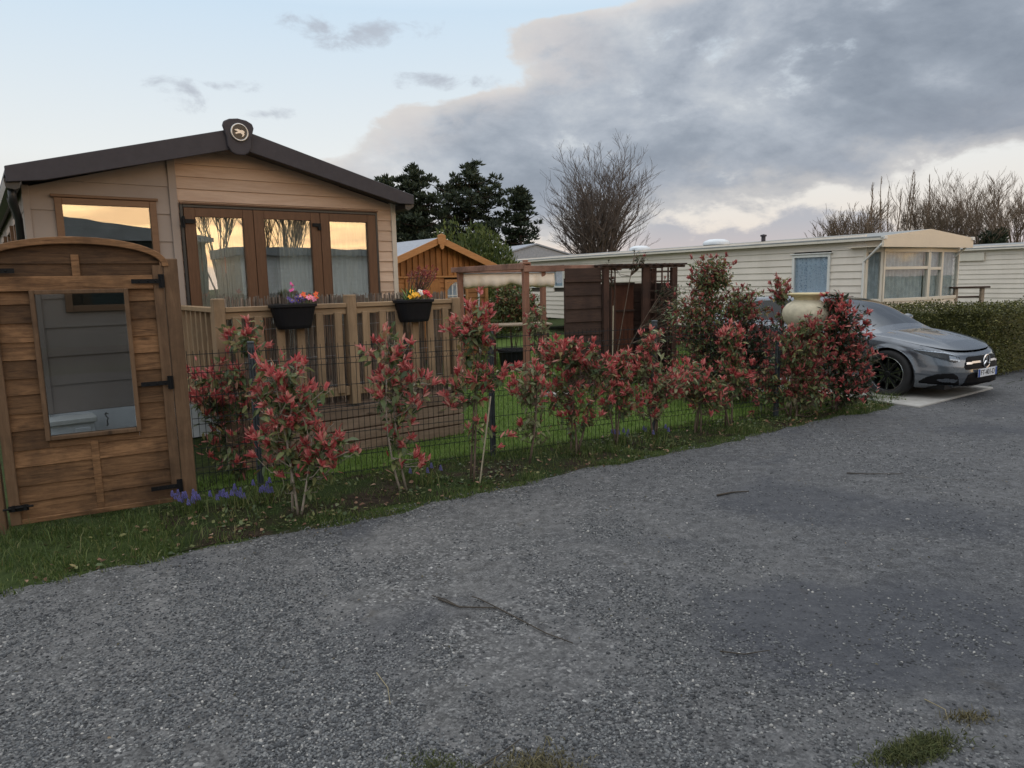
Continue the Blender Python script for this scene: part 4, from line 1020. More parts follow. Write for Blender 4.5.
hg = empty('hedge', (0,0,0), 0, 'clipped dark green hedge with yellowish top between the car and the caravans', 'hedge')
C0=np.array([7.65,11.35]); back=C0-H_*4.2; right=C0+np.array([.86,.51])*9
P1,D1,N1=hedge_leg('h',C0,right,.85,1.08,26000); P2,D2,N2=hedge_leg('h',back,C0,.85,1.08,20000)
P=np.concatenate([P1,P2]); leaves('foliage',P,np.concatenate([D1,D2]),np.concatenate([N1,N2]),RNG.uniform(.025,.048,len(P)),RNG.uniform(.008,.014,len(P)),M['hedge_leaf'],hg)
mb=MB()
for (a,b,wd) in ((C0,right,.85),(back,C0,.85)):
    d=(b-a)/np.linalg.norm(b-a); nn=np.array([-d[1],d[0]]); i=.10
    q=[a+d*i+nn*i,b-d*i+nn*i,b-d*i+nn*(wd-i),a+d*i+nn*(wd-i)]; mb.prism([tuple(x) for x in q],0,1.0,'z')
mb.build('inner_branches', M['hedge_leaf'], hg)
# pale blossoms in hedge
n=26; bl=RNG.choice(len(P),n); leaves('blossom',P[bl]+N1[0]*.02,RNG.normal(0,1,(n,3)),RNG.normal(0,1,(n,3)),.03,.014,paint('blossom',(.5,.48,.38),.8),hg)

# ---------------------------------------------------------------- pines and cypress
M['needle'] = leafmat('needle', [(0,(.016,.026,.016)),(.6,(.036,.052,.030)),(1,(.07,.088,.046))], .7, .1)
M['bark_pine'] = paint('bark_pine', (.05,.035,.028), .95, .3, 12, bump=.6)
def pine(name, loc, H, R, clear, label, seed, shape=0, group='pines behind the summer house'):
    r=np.random.default_rng(seed); t=empty(name, loc, 0, label, 'pine tree', group)
    mb=MB(); lean=r.normal(0,.02,2)
    mb.tube([(lean[0]*z,lean[1]*z,z) for z in np.linspace(0,H*.97,9)], [H*.022*(1-.93*i/8)+.02 for i in range(9)], 8)
    C=[];
    nb=int(46+H*2.0)
    for i in range(nb):
        f=clear+(1-clear)*((i+r.random())/nb); z=H*f; a=r.uniform(0,6.283)
        u=(f-clear)/(1-clear)
        if shape==0: ln=R*(.45+.75*math.sin(math.pi*min(1,u*.75+.2)))*r.uniform(.55,1.05)*(1 if u<.85 else .55)
        else: ln=R*(1.05-u*.85)*r.uniform(.6,1.05)
        e=r.uniform(.0,.45); d=np.array([math.cos(a),math.sin(a),0])
        p0=np.array([lean[0]*z,lean[1]*z,z]); p1=p0+d*ln*.55+np.array([0,0,ln*.12*e]); p2=p0+d*ln+np.array([0,0,ln*(.12+.4*e)])
        mb.tube([p0,p1,p2],[.055*(1-u*.6),.035,.015],4,False)
        for q in np.linspace(.2,1,max(3,int(ln/.36))):
            c=(p0*(1-q)+p2*q)+r.normal(0,.22,3); C.append((c,r.uniform(.22,.42)))
    C.append((np.array([0,0,H]),.4))
    mb.build('trunk', M['bark_pine'], t, smooth=True)
    P=[];D=[]
    for c,rad in C:
        m=34; v=r.normal(0,1,(m,3)); v/=np.linalg.norm(v,axis=1,keepdims=True); v[:,2]=np.abs(v[:,2])*.8-.1
        P.append(c+v*rad*r.uniform(.15,.75,(m,1))); D.append(v+np.array([0,0,.35]))
    P=np.concatenate(P);D=np.concatenate(D); n=len(P)
    leaves('crown',P,D,r.normal(0,1,(n,3)),r.uniform(.22,.36,n),r.uniform(.035,.06,n),M['needle'],t)
    return t
def pos(px, Y): # direction of a picture column at distance Y, on the ground
    return ((px-512)/710*Y, Y, 0)
def hz(py, px, Y): return 1.7+((281-(px-512)*.021)-py)/710*Y
for i,(px,py,Y,R,cl,sh_,lab) in enumerate([
    (392,181,44,1.7,.35,0,'slim dark pine half hidden by the lodge roof edge'),
    (424,173,45,2.5,.30,0,'dark pine with a wispy top left of the tallest pine'),
    (474,168,47,3.3,.30,0,'tallest dark pine with a broad dense crown in the middle of the row'),
    (523,191,46,2.5,.22,1,'pointed dark pine at the right end of the row beside the bare tree'),
    (410,205,49,2.4,.2,0,'low dark pine behind the left slope of the summer house roof')]):
    pine('pine_tree', pos(px,Y), hz(py,px,Y)-.35, R*.82, cl, lab, 40+i, sh_)
# cypress behind the summer house
M['cypress'] = leafmat('cypress', [(0,(.04,.062,.018)),(.5,(.08,.11,.028)),(1,(.14,.165,.045))], .6, .2)
def round_shrub(name, loc, rx, ry, h, n, label, cat, mat, ll=(.10,.18), seed=3, zmin=.1):
    r=np.random.default_rng(seed); t=empty(name, loc, 0, label, cat)
    a=r.uniform(0,6.283,n); u=r.uniform(0,1,n); ct=u; st=np.sqrt(1-ct**2*.98)
    bump=1+.10*np.sin(a*3+ct*4)+.08*np.sin(a*7+ct*9)
    q=r.uniform(.72,1.03,n)*bump
    P=np.stack([np.cos(a)*st*rx*q, np.sin(a)*st*ry*q, zmin+(h-zmin)*(ct**.8)*q],1)
    D=np.stack([np.cos(a)*st*.5, np.sin(a)*st*.5, .55+ct],1)+r.normal(0,.45,(n,3))
    leaves('crown',P,D,r.normal(0,1,(n,3)),r.uniform(*ll,n),r.uniform(.02,.035,n),mat,t)
    mb=MB(); mb.ball((0,0,h*.40),(rx*.74,ry*.74,h*.46),14,9); mb.build('inner_branches',mat,t,smooth=True)
    mb=MB(); mb.tube([(0,0,0),(0,0,h*.6)],[.12,.05],7); mb.build('trunk',M['bark_pine'],t)
    return t
round_shrub('cypress_bush', pos(474,22), 1.62, 1.5, 3.05, 16000, 'wide rounded green cypress bush behind the summer house', 'bush', M['cypress'])

# ---------------------------------------------------------------- bare winter trees
M['bark_bare'] = paint('bark_bare', (.105,.08,.065), .95, .3, 8)
M['bark_pop'] = paint('bark_pop', (.17,.125,.09), .95, .3, 8)
def bare_tree(name, loc, H, spread, label, mat, seed, forks=6, up=.75, group=None, levels=4, trunk_r=None, start=.12, tw=.012, twist=.12, cat='bare tree', nb=(5,4,4)):
    r=random.Random(seed); t=empty(name, loc, 0, label, cat, group); mt=MB(); mc=MB()
    tr=trunk_r or H*.022
    def grow(mb, p, d, L, rad, lev):
        n=5 if lev<2 else 3; pts=[p]; q=p.copy(); dd=d.copy(); 
        for i in range(n):
            dd=(dd+Vector((r.uniform(-1,1),r.uniform(-1,1),r.uniform(-.4,1)))*twist+Vector((0,0,.05*up))).normalized(); q=q+dd*L/n; pts.append(q.copy())
        end=max(tw*.7, rad*(.35 if lev>0 else .4))
        mb.tube(pts,[rad+(end-rad)*i/n for i in range(n+1)], 6 if lev==0 else (4 if lev<3 else 3), False)
        if lev>=levels: return
        m=nb[min(lev,len(nb)-1)]+(1 if lev>0 and r.random()<.5 else 0)
        for j in range(m):
            f=r.uniform(.25 if lev else start*1.5,1.0) if j else 1.0
            k_=min(n-1,int(f*n)); b=pts[k_].lerp(pts[k_+1],f*n-k_)
            ax=Vector((r.uniform(-1,1),r.uniform(-1,1),r.uniform(-.3,.3))); 
            ang=r.uniform(.25,.62)*spread
            nd=(dd.lerp((pts[k_+1]-pts[k_]).normalized(),.6)+ax.normalized()*math.tan(ang)).normalized()
            nd=(nd+Vector((0,0,up*.28))).normalized()
            grow(mc,b,nd,L*r.uniform(.5,.78)*(1.15-f*.35),max(tw,rad*r.uniform(.38,.6)*(1-.35*f)),lev+1)
    base=Vector((0,0,0))
    # several rising leaders from a short bole
    bole=H*start; mt.tube([(0,0,-.1),(0,0,bole*.6),(0,0,bole*1.05)],[tr*1.25,tr,tr*.95],9)
    for j in range(forks):
        a=6.283*j/forks+r.uniform(-.5,.5); s=spread*r.uniform(.08,.42)*(0.25 if j==0 else 1)
        d=Vector((math.cos(a)*s,math.sin(a)*s,1)).normalized()
        grow(mt if j<2 else mc, Vector((0,0,bole*r.uniform(.85,1.0))), d, H*r.uniform(.52,.66)*(1.0 if s<.3 else .86), tr*r.uniform(.5,.75), 0)
    mt.build('trunk',mat,t,smooth=True); o=mc.build('branches',mat,t,smooth=True)
    zmax=float(np.percentile([v[2] for v in mc.v],98.5)); sc=H*.97/zmax; t.scale=(sc,sc,sc)
    return t
Y=40
bare_tree('bare_tree', pos(603,Y), hz(157,603,Y), 1.35, 'large leafless tree with a fan of fine twigs above the cream caravan', M['bark_bare'], 5, forks=10, up=.36, levels=4, tw=.010, nb=(8,5,3), start=.08, twist=.065, trunk_r=.30)
G='bare poplars on the right skyline'
labs=['broad leafless poplar second from the right edge','leafless poplar at the right edge of the photo','leafless poplar behind the ridge of the cream caravan','thin leafless poplar with splayed upright branches left of the broad ones','leafless poplar between two broad ones over the bay window']
for i,(px,py,Y,sp,f) in enumerate([(975,183,44,1.3,6),(1012,184,45,1.3,6),(938,181,45,1.2,6),(912,188,47,.9,5),(955,184,46,1.2,6)]):
    bare_tree('poplar_tree', pos(px,Y), hz(py,px,Y), sp, labs[i], M['bark_pop'], 20+i, forks=f, up=.6, group=G, levels=4, tw=.010, start=.10, nb=(6,4,3))
labs=['slender pole like poplar at the left end of the skyline row','slender pole like poplar with a bare tip','tall slender poplar pole before the splayed trees','pair of slender upright poplar stems','tallest slender poplar stem reaching above the row','leaning slender poplar stem beside the tallest one','short slender poplar stem in the row']
for i,(px,py) in enumerate([(862,186),(867,188),(878,180),(884,190),(900,174),(906,176),(922,178),(891,192),(872,194)]):
    lab=(labs+['thin poplar stem just left of the tallest stem','thin short poplar stem between two taller poles'])[i]
    t=empty('slim_poplar', pos(px,46), 0, lab, 'bare tree', 'slender poplar stems on the skyline'); r=random.Random(i+70); H=hz(py,px,46)
    mb=MB(); ln=r.uniform(-.03,.05); pts=[(ln*z+.05*math.sin(z*1.3+i),0,z) for z in np.linspace(0,H,10)]; mb.tube(pts,[.075*(1-.8*j/9) for j in range(10)],5,False); mb.build('trunk',M['bark_pop'],t)
    mb=MB()
    for j in range(26):
        z=H*r.uniform(.25,.97); a=r.uniform(0,6.28); l=r.uniform(.3,1.0)*(1.1-z/H*.8); p=Vector((ln*z+.05*math.sin(z*1.3+i),0,z)); mb.tube([p,p+Vector((math.cos(a)*l*.25,math.sin(a)*l*.25,l*.6)),p+Vector((math.cos(a)*l*.32,math.sin(a)*l*.32,l*1.1))],[.018,.013,.009],3,False)
    mb.build('branches',M['bark_pop'],t)
bare_tree('bare_bush', pos(846,48), hz(207,846,48), 1.3, 'low leafless bush tree at the left end of the poplars', M['bark_pop'], 33, forks=7, up=.5, levels=3, tw=.015, nb=(7,5,4))
pine('small_conifer', pos(988,43), hz(239,988,43), .9, .1, 'small dark conifer top peeping over the second caravan roof', 91, 1, None)
# leafless trees across the road, visible in the patio door panes
bare_tree('bare_tree', tuple(U3*9+V3*-17), 9.5, .9, 'leafless tree across the road reflected in the left patio door', M['bark_bare'], 61, forks=4, up=.7, levels=3, tw=.014, nb=(7,5,4), trunk_r=.10)
bare_tree('bare_tree', tuple(U3*12.5+V3*-18), 8.5, .9, 'leafless tree across the road reflected in the middle patio door', M['bark_bare'], 62, forks=4, up=.7, levels=3, tw=.014, nb=(7,5,4), trunk_r=.10)
# ---------------------------------------------------------------- grey hatchback, nose towards the road
CAR_A=D2R(-57); h=Vector((math.cos(CAR_A),math.sin(CAR_A),0)); l=Vector((-h.y,h.x,0))
CO=Vector((5.18,9.72,0))-h*1.36+l*.88
k = NT('car_paint'); v=k.coord()
c=k.ramp(k.noise(v,400,2,.5),[(.3,(.105,.12,.142)),(.7,(.14,.158,.184))]); dd=k.ramp(k.noise(k.coord((1,1,2)),3,6,.65),[(.45,0.0),(.85,.12)])
c=k.mix(c,(.17,.16,.15),dd)
k.bsdf(c,k.math('ADD',k.math('MULTIPLY',dd,.6),.24),.65,None,.5,**{'Coat Weight':.8,'Coat Roughness':.03}); M['car_paint']=k.m
M['tyre']=paint('tyre',(.018,.018,.019),.85,.15,20,bump=.2); M['rim_dark']=paint('rim_dark',(.02,.021,.023),.3,.1,metal=.5); M['rim_cut']=paint('rim_cut',(.42,.43,.45),.25,.05,metal=1)
M['car_black']=paint('car_black',(.006,.006,.007),.35,.1,spec=.3); M['car_grille']=paint('car_grille',(.005,.005,.006),.6,.2,40,spec=.15)
M['car_glass']=glass('car_glass',(.18,.20,.24),.24,.0,.6,0.0); M['side_glass']=glass('side_glass',(.10,.12,.17),.03,.0,.25,0.0); M['silver']=paint('silver',(.62,.63,.65),.2,.04,metal=1)
M['lens']=glass('lens',(.8,.83,.86),.02,.0,.25,0.0); M['lamp_silver']=paint('lamp_silver',(.40,.42,.45),.2,.05,metal=1)
M['plate_white']=paint('plate_white',(.68,.70,.73),.4,.03); M['plate_blue']=paint('plate_blue',(.02,.07,.30),.4,.05); M['ink']=paint('ink',(.012,.012,.014),.5,.05)
car=empty('parked_car',CO,CAR_A,'grey metallic hatchback parked nose to the road on the concrete pad','car')
def cr(pts,n):
    P=np.array(pts,float); m=len(P); out=[]; Pe=np.vstack([2*P[0]-P[1],P,2*P[-1]-P[-2]])
    for i in range(m-1):
        p0,p1,p2,p3=Pe[i:i+4]
        for t in np.linspace(0,1,n,endpoint=False): out.append(.5*((2*p1)+(-p0+p2)*t+(2*p0-5*p1+4*p2-p3)*t*t+(-p0+3*p1-3*p2+p3)*t**3))
    out.append(P[-1]); return np.array(out)
outl=cr([(2.215,0),(2.205,.22),(2.165,.42),(2.085,.60),(1.95,.735),(1.72,.835),(1.36,.885),(.8,.89),(0,.895),(-.9,.897),(-1.5,.885),(-1.95,.82),(-2.13,.66),(-2.19,.35),(-2.20,0)],40)
seg=np.r_[0,np.cumsum(np.linalg.norm(np.diff(outl,axis=0),axis=1))]; NU=330
uu=np.linspace(0,seg[-1],NU); OX=np.interp(uu,seg,outl[:,0]); OY=np.interp(uu,seg,outl[:,1])
TX=np.gradient(OX,uu);TY=np.gradient(OY,uu); NX=TY/np.hypot(TX,TY)*1.0; NY=-TX/np.hypot(TX,TY)
shx=[(-2.2,.985),(-1.9,.99),(-1.0,.955),(.2,.915),(.8,.885),(1.36,.815),(1.8,.725),(2.05,.665),(2.215,.625)]
SH=lambda x: np.interp(x,[p[0] for p in shx],[p[1] for p in shx])
def off(z,x,s):  # outward offset of the body side/fascia
    s1=np.interp(s,[0,.06,.2,.34,.5,.68,.82,.93,1],[-.075,-.045,-.008,.012,.006,.004,.0,-.018,-.06])
    f1=np.interp(s,[0,.06,.15,.3,.45,.6,.8,.93,1],[-.10,-.035,.0,.012,.012,.0,-.03,-.065,-.115])
    r1=np.interp(s,[0,.1,.3,.5,.7,.9,1],[-.10,-.04,.01,.0,-.03,-.03,-.06])
    w=np.clip((x-1.75)/.35,0,1); q=np.clip((-x-1.8)/.3,0,1)
    return s1*(1-w)*(1-q)+f1*w+r1*q
ZB=.165
def shell(u,z,sgn=1):
    """u arc length from the nose along the outline, z height -> point (vectorised)"""
    x=np.interp(u,uu,OX);y=np.interp(u,uu,OY);nx=np.interp(u,uu,NX);ny=np.interp(u,uu,NY)
    zt=SH(x); s=(z-ZB)/(zt-ZB); o=off(z,x,s)
    return np.stack([x-nx*-o if False else x+nx_dir(nx)*o, sgn*np.maximum(y+ny*o,0) if np.isscalar(sgn) else sgn*(y+ny*o), z],-1)
def nx_dir(nx): return nx
if NX[5]<0: NX=-NX; NY=-NY
NZ=52
U,S=np.meshgrid(uu,np.linspace(0,1,NZ),indexing='ij'); X=np.interp(U,uu,OX); Zs=ZB+S*(SH(X)-ZB)
R_AR=.365; AX=(1.36,-1.37); AZ_=.325
bodyV=[];bodyF=[];gl={}
def grid_faces(nu,nv,base,flip,mask=None):
    out=[]
    for i in range(nu-1):
        for j in range(nv-1):
            if mask is not None and mask[i,j]: continue
            f=(base+i*nv+j,base+(i+1)*nv+j,base+(i+1)*nv+j+1,base+i*nv+j+1); out.append(f[::-1] if flip else f)
    return out
pts=shell(U,Zs,1)
# snap the arch: vertices inside the wheel circle are dropped, those near are moved to the edge
for sgn in (1,-1):
    Pq=pts.copy(); Pq[...,1]*=sgn
    mask=np.zeros((NU-1,NZ-1),bool)
    for ax in AX:
        dx=Pq[...,0]-ax; dz=Pq[...,2]-AZ_; rr=np.hypot(dx,dz); ins=(rr<R_AR)&(np.abs(Pq[...,1])>.5)
        m=ins[:-1,:-1]&ins[1:,:-1]&ins[1:,1:]&ins[:-1,1:]; mask|=m
        near=ins&(rr>R_AR-.05); sc=np.where(near,R_AR/np.maximum(rr,1e-6),1)
        Pq[...,0]=ax+dx*sc; Pq[...,2]=AZ_+dz*sc
        Pq[...,1]+=np.where((rr<R_AR+.05)&(np.abs(Pq[...,1])>.5),sgn*.012*np.clip(1-(rr-R_AR)/.05,0,1),0)
    b=len(bodyV); bodyV+=Pq.reshape(-1,3).tolist(); bodyF+=grid_faces(NU,NZ,b,sgn<0,mask)
# top: bonnet, cabin, hatch as one height field inside the shoulder line
roof=cr([(1.16,.90),(1.02,.965),(.75,1.11),(.42,1.275),(.10,1.345),(-.3,1.385),(-.8,1.39),(-1.3,1.36),(-1.62,1.30),(-1.80,1.20),(-2.0,1.06),(-2.12,.97)],12)
RZ=lambda x: np.interp(-x,-roof[:,0],roof[:,1])
top_u=np.linspace(uu[0],uu[-1],260); TP=shell(top_u,SH(np.interp(top_u,uu,OX)),1); tx,ty=TP[:,0],TP[:,1]; order=np.argsort(tx)
wtop=lambda x: np.interp(x,tx[order],ty[order])
XS=np.linspace(tx.min()+.002,tx.max()-.002,250); VN=np.sin(np.linspace(-1,1,121)*math.pi/2*.985)/math.sin(math.pi/2*.985)
XX,VV=np.meshgrid(XS,VN,indexing='ij'); WT=wtop(XX); YY=VV*WT
hood=SH(XX)+ (.045+.03*np.clip((XX-.9)/1.2,0,1)*np.clip((2.15-XX)/.5,0,1))*(1-VV**2)**.7*np.clip((XS[-1]-XX)/.22,0,1)**.7
hood+=.012*np.exp(-((np.abs(YY)-.42-.0*(XX))/.05)**2)*np.clip((2.0-XX)*2,0,1)*(XX>.9)
rw=np.interp(XX,[-2.1,-1.6,-.6,.2,.9,1.15],[.50,.56,.585,.575,.63,.66]); bw=np.minimum(WT-.03,.80)
q=(np.abs(YY)-rw)/(bw-rw); rz=RZ(XX)
cab=np.where(q<0, rz-.035*(np.abs(YY)/rw)**2.2, (rz-.035)+(SH(XX)-(rz-.035))*np.clip(q,0,1.2)**1.12)
cab=np.where((XX<1.16)&(XX>-2.13),cab,-1)
ZZ=np.maximum(hood,cab); isc=(cab>hood+.015)
b=len(bodyV); bodyV+=np.stack([XX,YY,ZZ],-1).reshape(-1,3).tolist()
topF=grid_faces(250,121,b,False)
cx=lambda A:(A[:-1,:-1]+A[1:,1:]+A[1:,:-1]+A[:-1,1:])/4
fx_,fq,fz,fy,fc=cx(XX),cx(q),cx(ZZ),cx(YY),cx(isc.astype(float))>.6
bel=SH(fx_)
side=(fc&(fq>.13)&(fq<.90)&(fx_<.80-(fz-.95)*1.55-.10)&(fx_>-1.62+(fz-1.0)*.45)&(fz<cx(rz)-.085)&(np.abs(fx_+.30+ (fz-1.1)*.12)>.045))
wind=fc&(fq<-.02)&(fx_>.12)&(fx_<1.02)
rear=fc&(fq<-.08)&(fx_<-1.66)&(fx_>-2.02)
cls=np.zeros(fx_.shape,int); cls[side&(fy>0)]=1; cls[side&(fy<0)]=2; cls[wind]=3; cls[rear]=4
cl=cls.ravel(); topF=np.array(topF)
me_all=np.array(bodyV)
F0=np.vstack([np.array(bodyF),topF[cl==0]])
def sub(name,F,mat,par,smooth=True,shift=0):
    F=np.array(F); ids,inv=np.unique(F,return_inverse=True); return fast_mesh(name,me_all[ids],inv.reshape(F.shape),mat,par,smooth)
body=sub('body',F0,M['car_paint'],car)
for c_,nm in ((1,'side_window'),(2,'side_window'),(3,'windscreen'),(4,'rear_window')): sub(nm,topF[cl==c_],M['car_glass'] if c_==3 else M['side_glass'],car)
# cabin interior, underside, wheel wells
mb=MB(); mb.box(-2.0,2.05,-.72,.72,.16,.22); mb.box(-1.9,.95,-.70,.70,.5,.88)
for s in (-1,1):
    for xx in (.15,-.75): mb.cbox((xx-.12,s*.36,1.02),(.12,.44,.5),0,0,-.2); mb.cbox((xx-.2,s*.36,1.27),(.09,.24,.15))
for ax in AX:
    for s in (-1,1):
        n=18; vs=[];fs=[]
        for i in range(n+1):
            a=math.pi*(-.12+1.24*i/n); xq,zq=ax+R_AR*1.0*math.cos(a),AZ_+R_AR*1.0*math.sin(a); vs+=[(xq,s*.88,zq),(xq,s*.50,zq)]
            if i: fs.append((2*i-2,2*i-1,2*i+1,2*i))
        mb.add(vs,fs)
        mb.add([(ax-.4,s*.5,.17),(ax+.4,s*.5,.17),(ax+.4,s*.5,.72),(ax-.4,s*.5,.72)],[(0,1,2,3)])
mb.build('underbody', M['car_black'], car)
# wheels
def wheel(x,s):
    w=empty('wheel',(x,s*.80,AZ_),0 if s>0 else math.pi); w.parent=car   # outer face at local +y
    mb=MB(); mb.lathe([(.235,-.11),(.30,-.112),(.322,-.09),(.327,-.05),(.327,.05),(.322,.085),(.30,.105),(.245,.10),(.238,.085)],44,'y'); mb.build('tyre',M['tyre'],w,smooth=True)
    mb=MB(); mb.lathe([(.238,.088),(.232,.092),(.222,.08),(.215,.03),(.21,-.1)],40,'y'); mb.lathe([(0,.062),(.03,.065),(.045,.055),(.06,.03)],20,'y')
    mb.M=Matrix.Identity(4)
    for i in range(5):
        for dq in (-.16,.16):
            a=6.283*i/5+.3; M0=Matrix.Rotation(a,4,'Y'); mb.M=M0
            mb.prism([(-.018+dq*.10,.03),(.018+dq*.10,.03),(.016+dq*.42,.222),(-.016+dq*.42,.222)],.035,.062)
    mb.M=Matrix.Identity(4); r_=mb.build('rim',M['rim_dark'],w)
    mb=MB()
    for i in range(5):
        for dq in (-.16,.16):
            a=6.283*i/5+.3; mb.M=Matrix.Rotation(a,4,'Y'); e=math.copysign(.013,dq)
            mb.prism([(e+dq*.10-.004,.04),(e+dq*.10+.004,.04),(e+dq*.42+.004,.222),(e+dq*.42-.004,.222)],.0625,.0655)
    mb.M=Matrix.Identity(4); mb.lathe([(.228,.0935),(.234,.095),(.239,.091)],40,'y'); mb.build('rim_edge',M['rim_cut'],w)
    mb=MB(); mb.lathe([(.0,-.02),(.15,-.02),(.15,.0),(0,.0)],24,'y'); mb.build('brake_disc',M['rim_cut'],w)
for ax in AX:
    for s in (-1,1): wheel(ax,s)
# pieces laid on the shell: polygon in (arc u, z)
def inpoly(px,py,poly):
    c=np.zeros(px.shape,bool); n=len(poly); j=n-1
    for i in range(n):
        xi,yi=poly[i];xj,yj=poly[j]
        c^=((yi>py)!=(yj>py))&(px<(xj-xi)*(py-yi)/(yj-yi+1e-12)+xi); j=i
    return c
def decal(name,poly,mat,par,o=.006,sgn=1,res=.008,both=False):
    pu=[p[0] for p in poly];pz=[p[1] for p in poly]; u0,u1,z0,z1=min(pu),max(pu),min(pz),max(pz)
    nu=max(4,int((u1-u0)/res)+1); nz=max(4,int((z1-z0)/res)+1)
    a,b=np.meshgrid(np.linspace(u0,u1,nu),np.linspace(z0,z1,nz),indexing='ij')
    au=np.abs(a); P=shell(au,b,1); sg=np.where(a<0,-sgn,sgn); P[...,1]*=sg
    nx=np.interp(au,uu,NX); ny=np.interp(au,uu,NY)*sg; P[...,0]+=nx*o; P[...,1]+=ny*o
    cu,cz=(a[:-1,:-1]+a[1:,1:])/2,(b[:-1,:-1]+b[1:,1:])/2; ins=inpoly(cu,cz,poly)
    F=np.array(grid_faces(nu,nz,0,sgn<0,~ins)); 
    if len(F)==0: return None
    V=P.reshape(-1,3); ids,inv=np.unique(F,return_inverse=True)
    ob=fast_mesh(name,V[ids],inv.reshape(F.shape),mat,par,True)
    return ob
for s in (-1,1):
    hl=[(.52,.525),(.60,.515),(.84,.58),(1.08,.655),(1.13,.685),(1.0,.683),(.70,.645),(.50,.595)]
    hd=decal('headlight',hl,M['car_black'],car,.004,s)
    decal('reflector',[(.545,.535),(.66,.55),(.66,.605),(.56,.59)],M['lamp_silver'],hd,.0065,s,.006)
    decal('reflector',[(.70,.565),(.82,.595),(.80,.63),(.70,.615)],M['rim_dark'],hd,.0065,s,.006)
    decal('light_strip',[(.50,.597),(.70,.647),(1.10,.687),(1.10,.679),(.70,.634),(.51,.584)],M['lamp_silver'],hd,.008,s,.004)
    decal('light_strip',[(.515,.525),(.545,.522),(.55,.57),(.53,.59)],M['lamp_silver'],hd,.008,s,.005)
    decal('lens',hl,M['lens'],hd,.012,s)
    it=decal('air_intake',[(.52,.215),(.60,.205),(1.0,.225),(1.02,.255),(.93,.32),(.80,.37),(.62,.375),(.56,.335)],M['car_grille'],car,.004,s)
    decal('blade',[(.56,.29),(.60,.25),(.78,.265),(.82,.295),(.70,.31)],M['car_paint'],it,.016,s)
    decal('blade',[(.60,.20),(1.02,.218),(1.02,.232),(.60,.216)],M['car_paint'],it,.014,s)
    decal('vent_slot',[(1.17,.27),(1.195,.27),(1.185,.47),(1.15,.50)],M['car_black'],car,.004,s)
    decal('arch_lip',[(1.12,.20),(1.16,.20),(1.14,.45),(1.11,.52)],M['car_black'],car,.003,s)
    for u_ in (1.98,3.05): decal('door_gap',[(u_-.004,.22),(u_+.004,.22),(u_+.004,.86),(u_-.004,.86)],M['car_black'],car,.002,s,.004)
    decal('sill_trim',[(1.75,.175),(3.75,.175),(3.75,.235),(1.75,.235)],M['car_black'],car,.004,s,.02)
    mb=MB(); mb.M=Matrix.Translation((.62,s*.98,.985)); mb.ball((0,0,0),(.075,.115,.075),12,8); mb.cbox((0,-s*.10,-.05),(.05,.10,.03)); mb.build('mirror',M['car_paint'],car,smooth=True)
    mb=MB(); mb.tube([(-.05,s*.905,.80),(-.02,s*.925,.805),(.17,s*.925,.805),(.2,s*.90,.80)],.012,6); mb.build('door_handle',M['car_paint'],car)
gr=decal('grille',[(-.43,.415),(-.46,.45),(-.39,.565),(-.33,.58),(.33,.58),(.39,.565),(.46,.45),(.43,.415)],M['car_grille'],car,.004)
decal('louvre_bar',[(-.43,.485),(-.11,.498),(-.11,.522),(-.42,.515)],M['silver'],gr,.018); decal('louvre_bar',[(.43,.485),(.11,.498),(.11,.522),(.42,.515)],M['silver'],gr,.018)
decal('lower_intake',[(-.47,.20),(-.40,.35),(-.30,.37),(.30,.37),(.40,.35),(.47,.20)],M['car_grille'],car,.005)
decal('splitter',[(-.62,.168),(.62,.168),(.60,.195),(-.60,.195)],M['car_paint'],car,.018)
em=MB(); em.M=Matrix.Translation((2.225,0,.505))@Matrix.Rotation(-math.pi/2,4,'Z')
n=28; em.tube([(.088*math.cos(6.2832*i/n),0,.088*math.sin(6.2832*i/n)) for i in range(n+1)],.0085,6,False)
for i in range(3):
    a=math.pi/2+i*2*math.pi/3; ca,sa=math.cos(a),math.sin(a); em.prism([(.088*ca,.088*sa),(.016*math.cos(a+1.05),.016*math.sin(a+1.05)),(0,0),(.016*math.cos(a-1.05),.016*math.sin(a-1.05))],-.008,.006)
em.build('star_emblem',M['silver'],gr)
mb=MB(); mb.M=Matrix.Translation((2.247,0,.36)); mb.box(-.006,.0,-.26,.26,-.055,.055); pl=mb.build('number_plate',M['plate_white'],car,.003)
mb=MB(); mb.M=Matrix.Translation((2.2475,0,.36)); mb.box(-.004,.0015,-.258,-.213,-.052,.052); mb.box(-.004,.0015,.213,.258,-.052,.052); mb.build('plate_band',M['plate_blue'],pl)
def text_mesh(name,txt,size,mat,par,Mx):
    cu=bpy.data.curves.new(name,'FONT'); cu.body=txt; cu.size=size; cu.align_x='CENTER'; cu.align_y='CENTER'; cu.extrude=.0008
    o=bpy.data.objects.new(name,cu); COL.objects.link(o); bpy.context.view_layer.update()
    me=bpy.data.meshes.new_from_object(o.evaluated_get(bpy.context.evaluated_depsgraph_get())); bpy.data.objects.remove(o); bpy.data.curves.remove(cu)
    me.transform(Mx); me.materials.clear(); return link(name,me,mat,par)
text_mesh('plate_text','FT-401-D',.098,M['ink'],pl,Matrix.Translation((2.2488,.0,.36))@Matrix(((0,0,1,0),(1,0,0,0),(0,1,0,0),(0,0,0,1))))
mb=MB(); mb.tube([(.98,-.62,.955),(.86,.1,1.04)],.008,5); mb.tube([(1.0,.05,.96),(.88,.6,1.0)],.008,5); mb.build('wiper',M['car_black'],car)
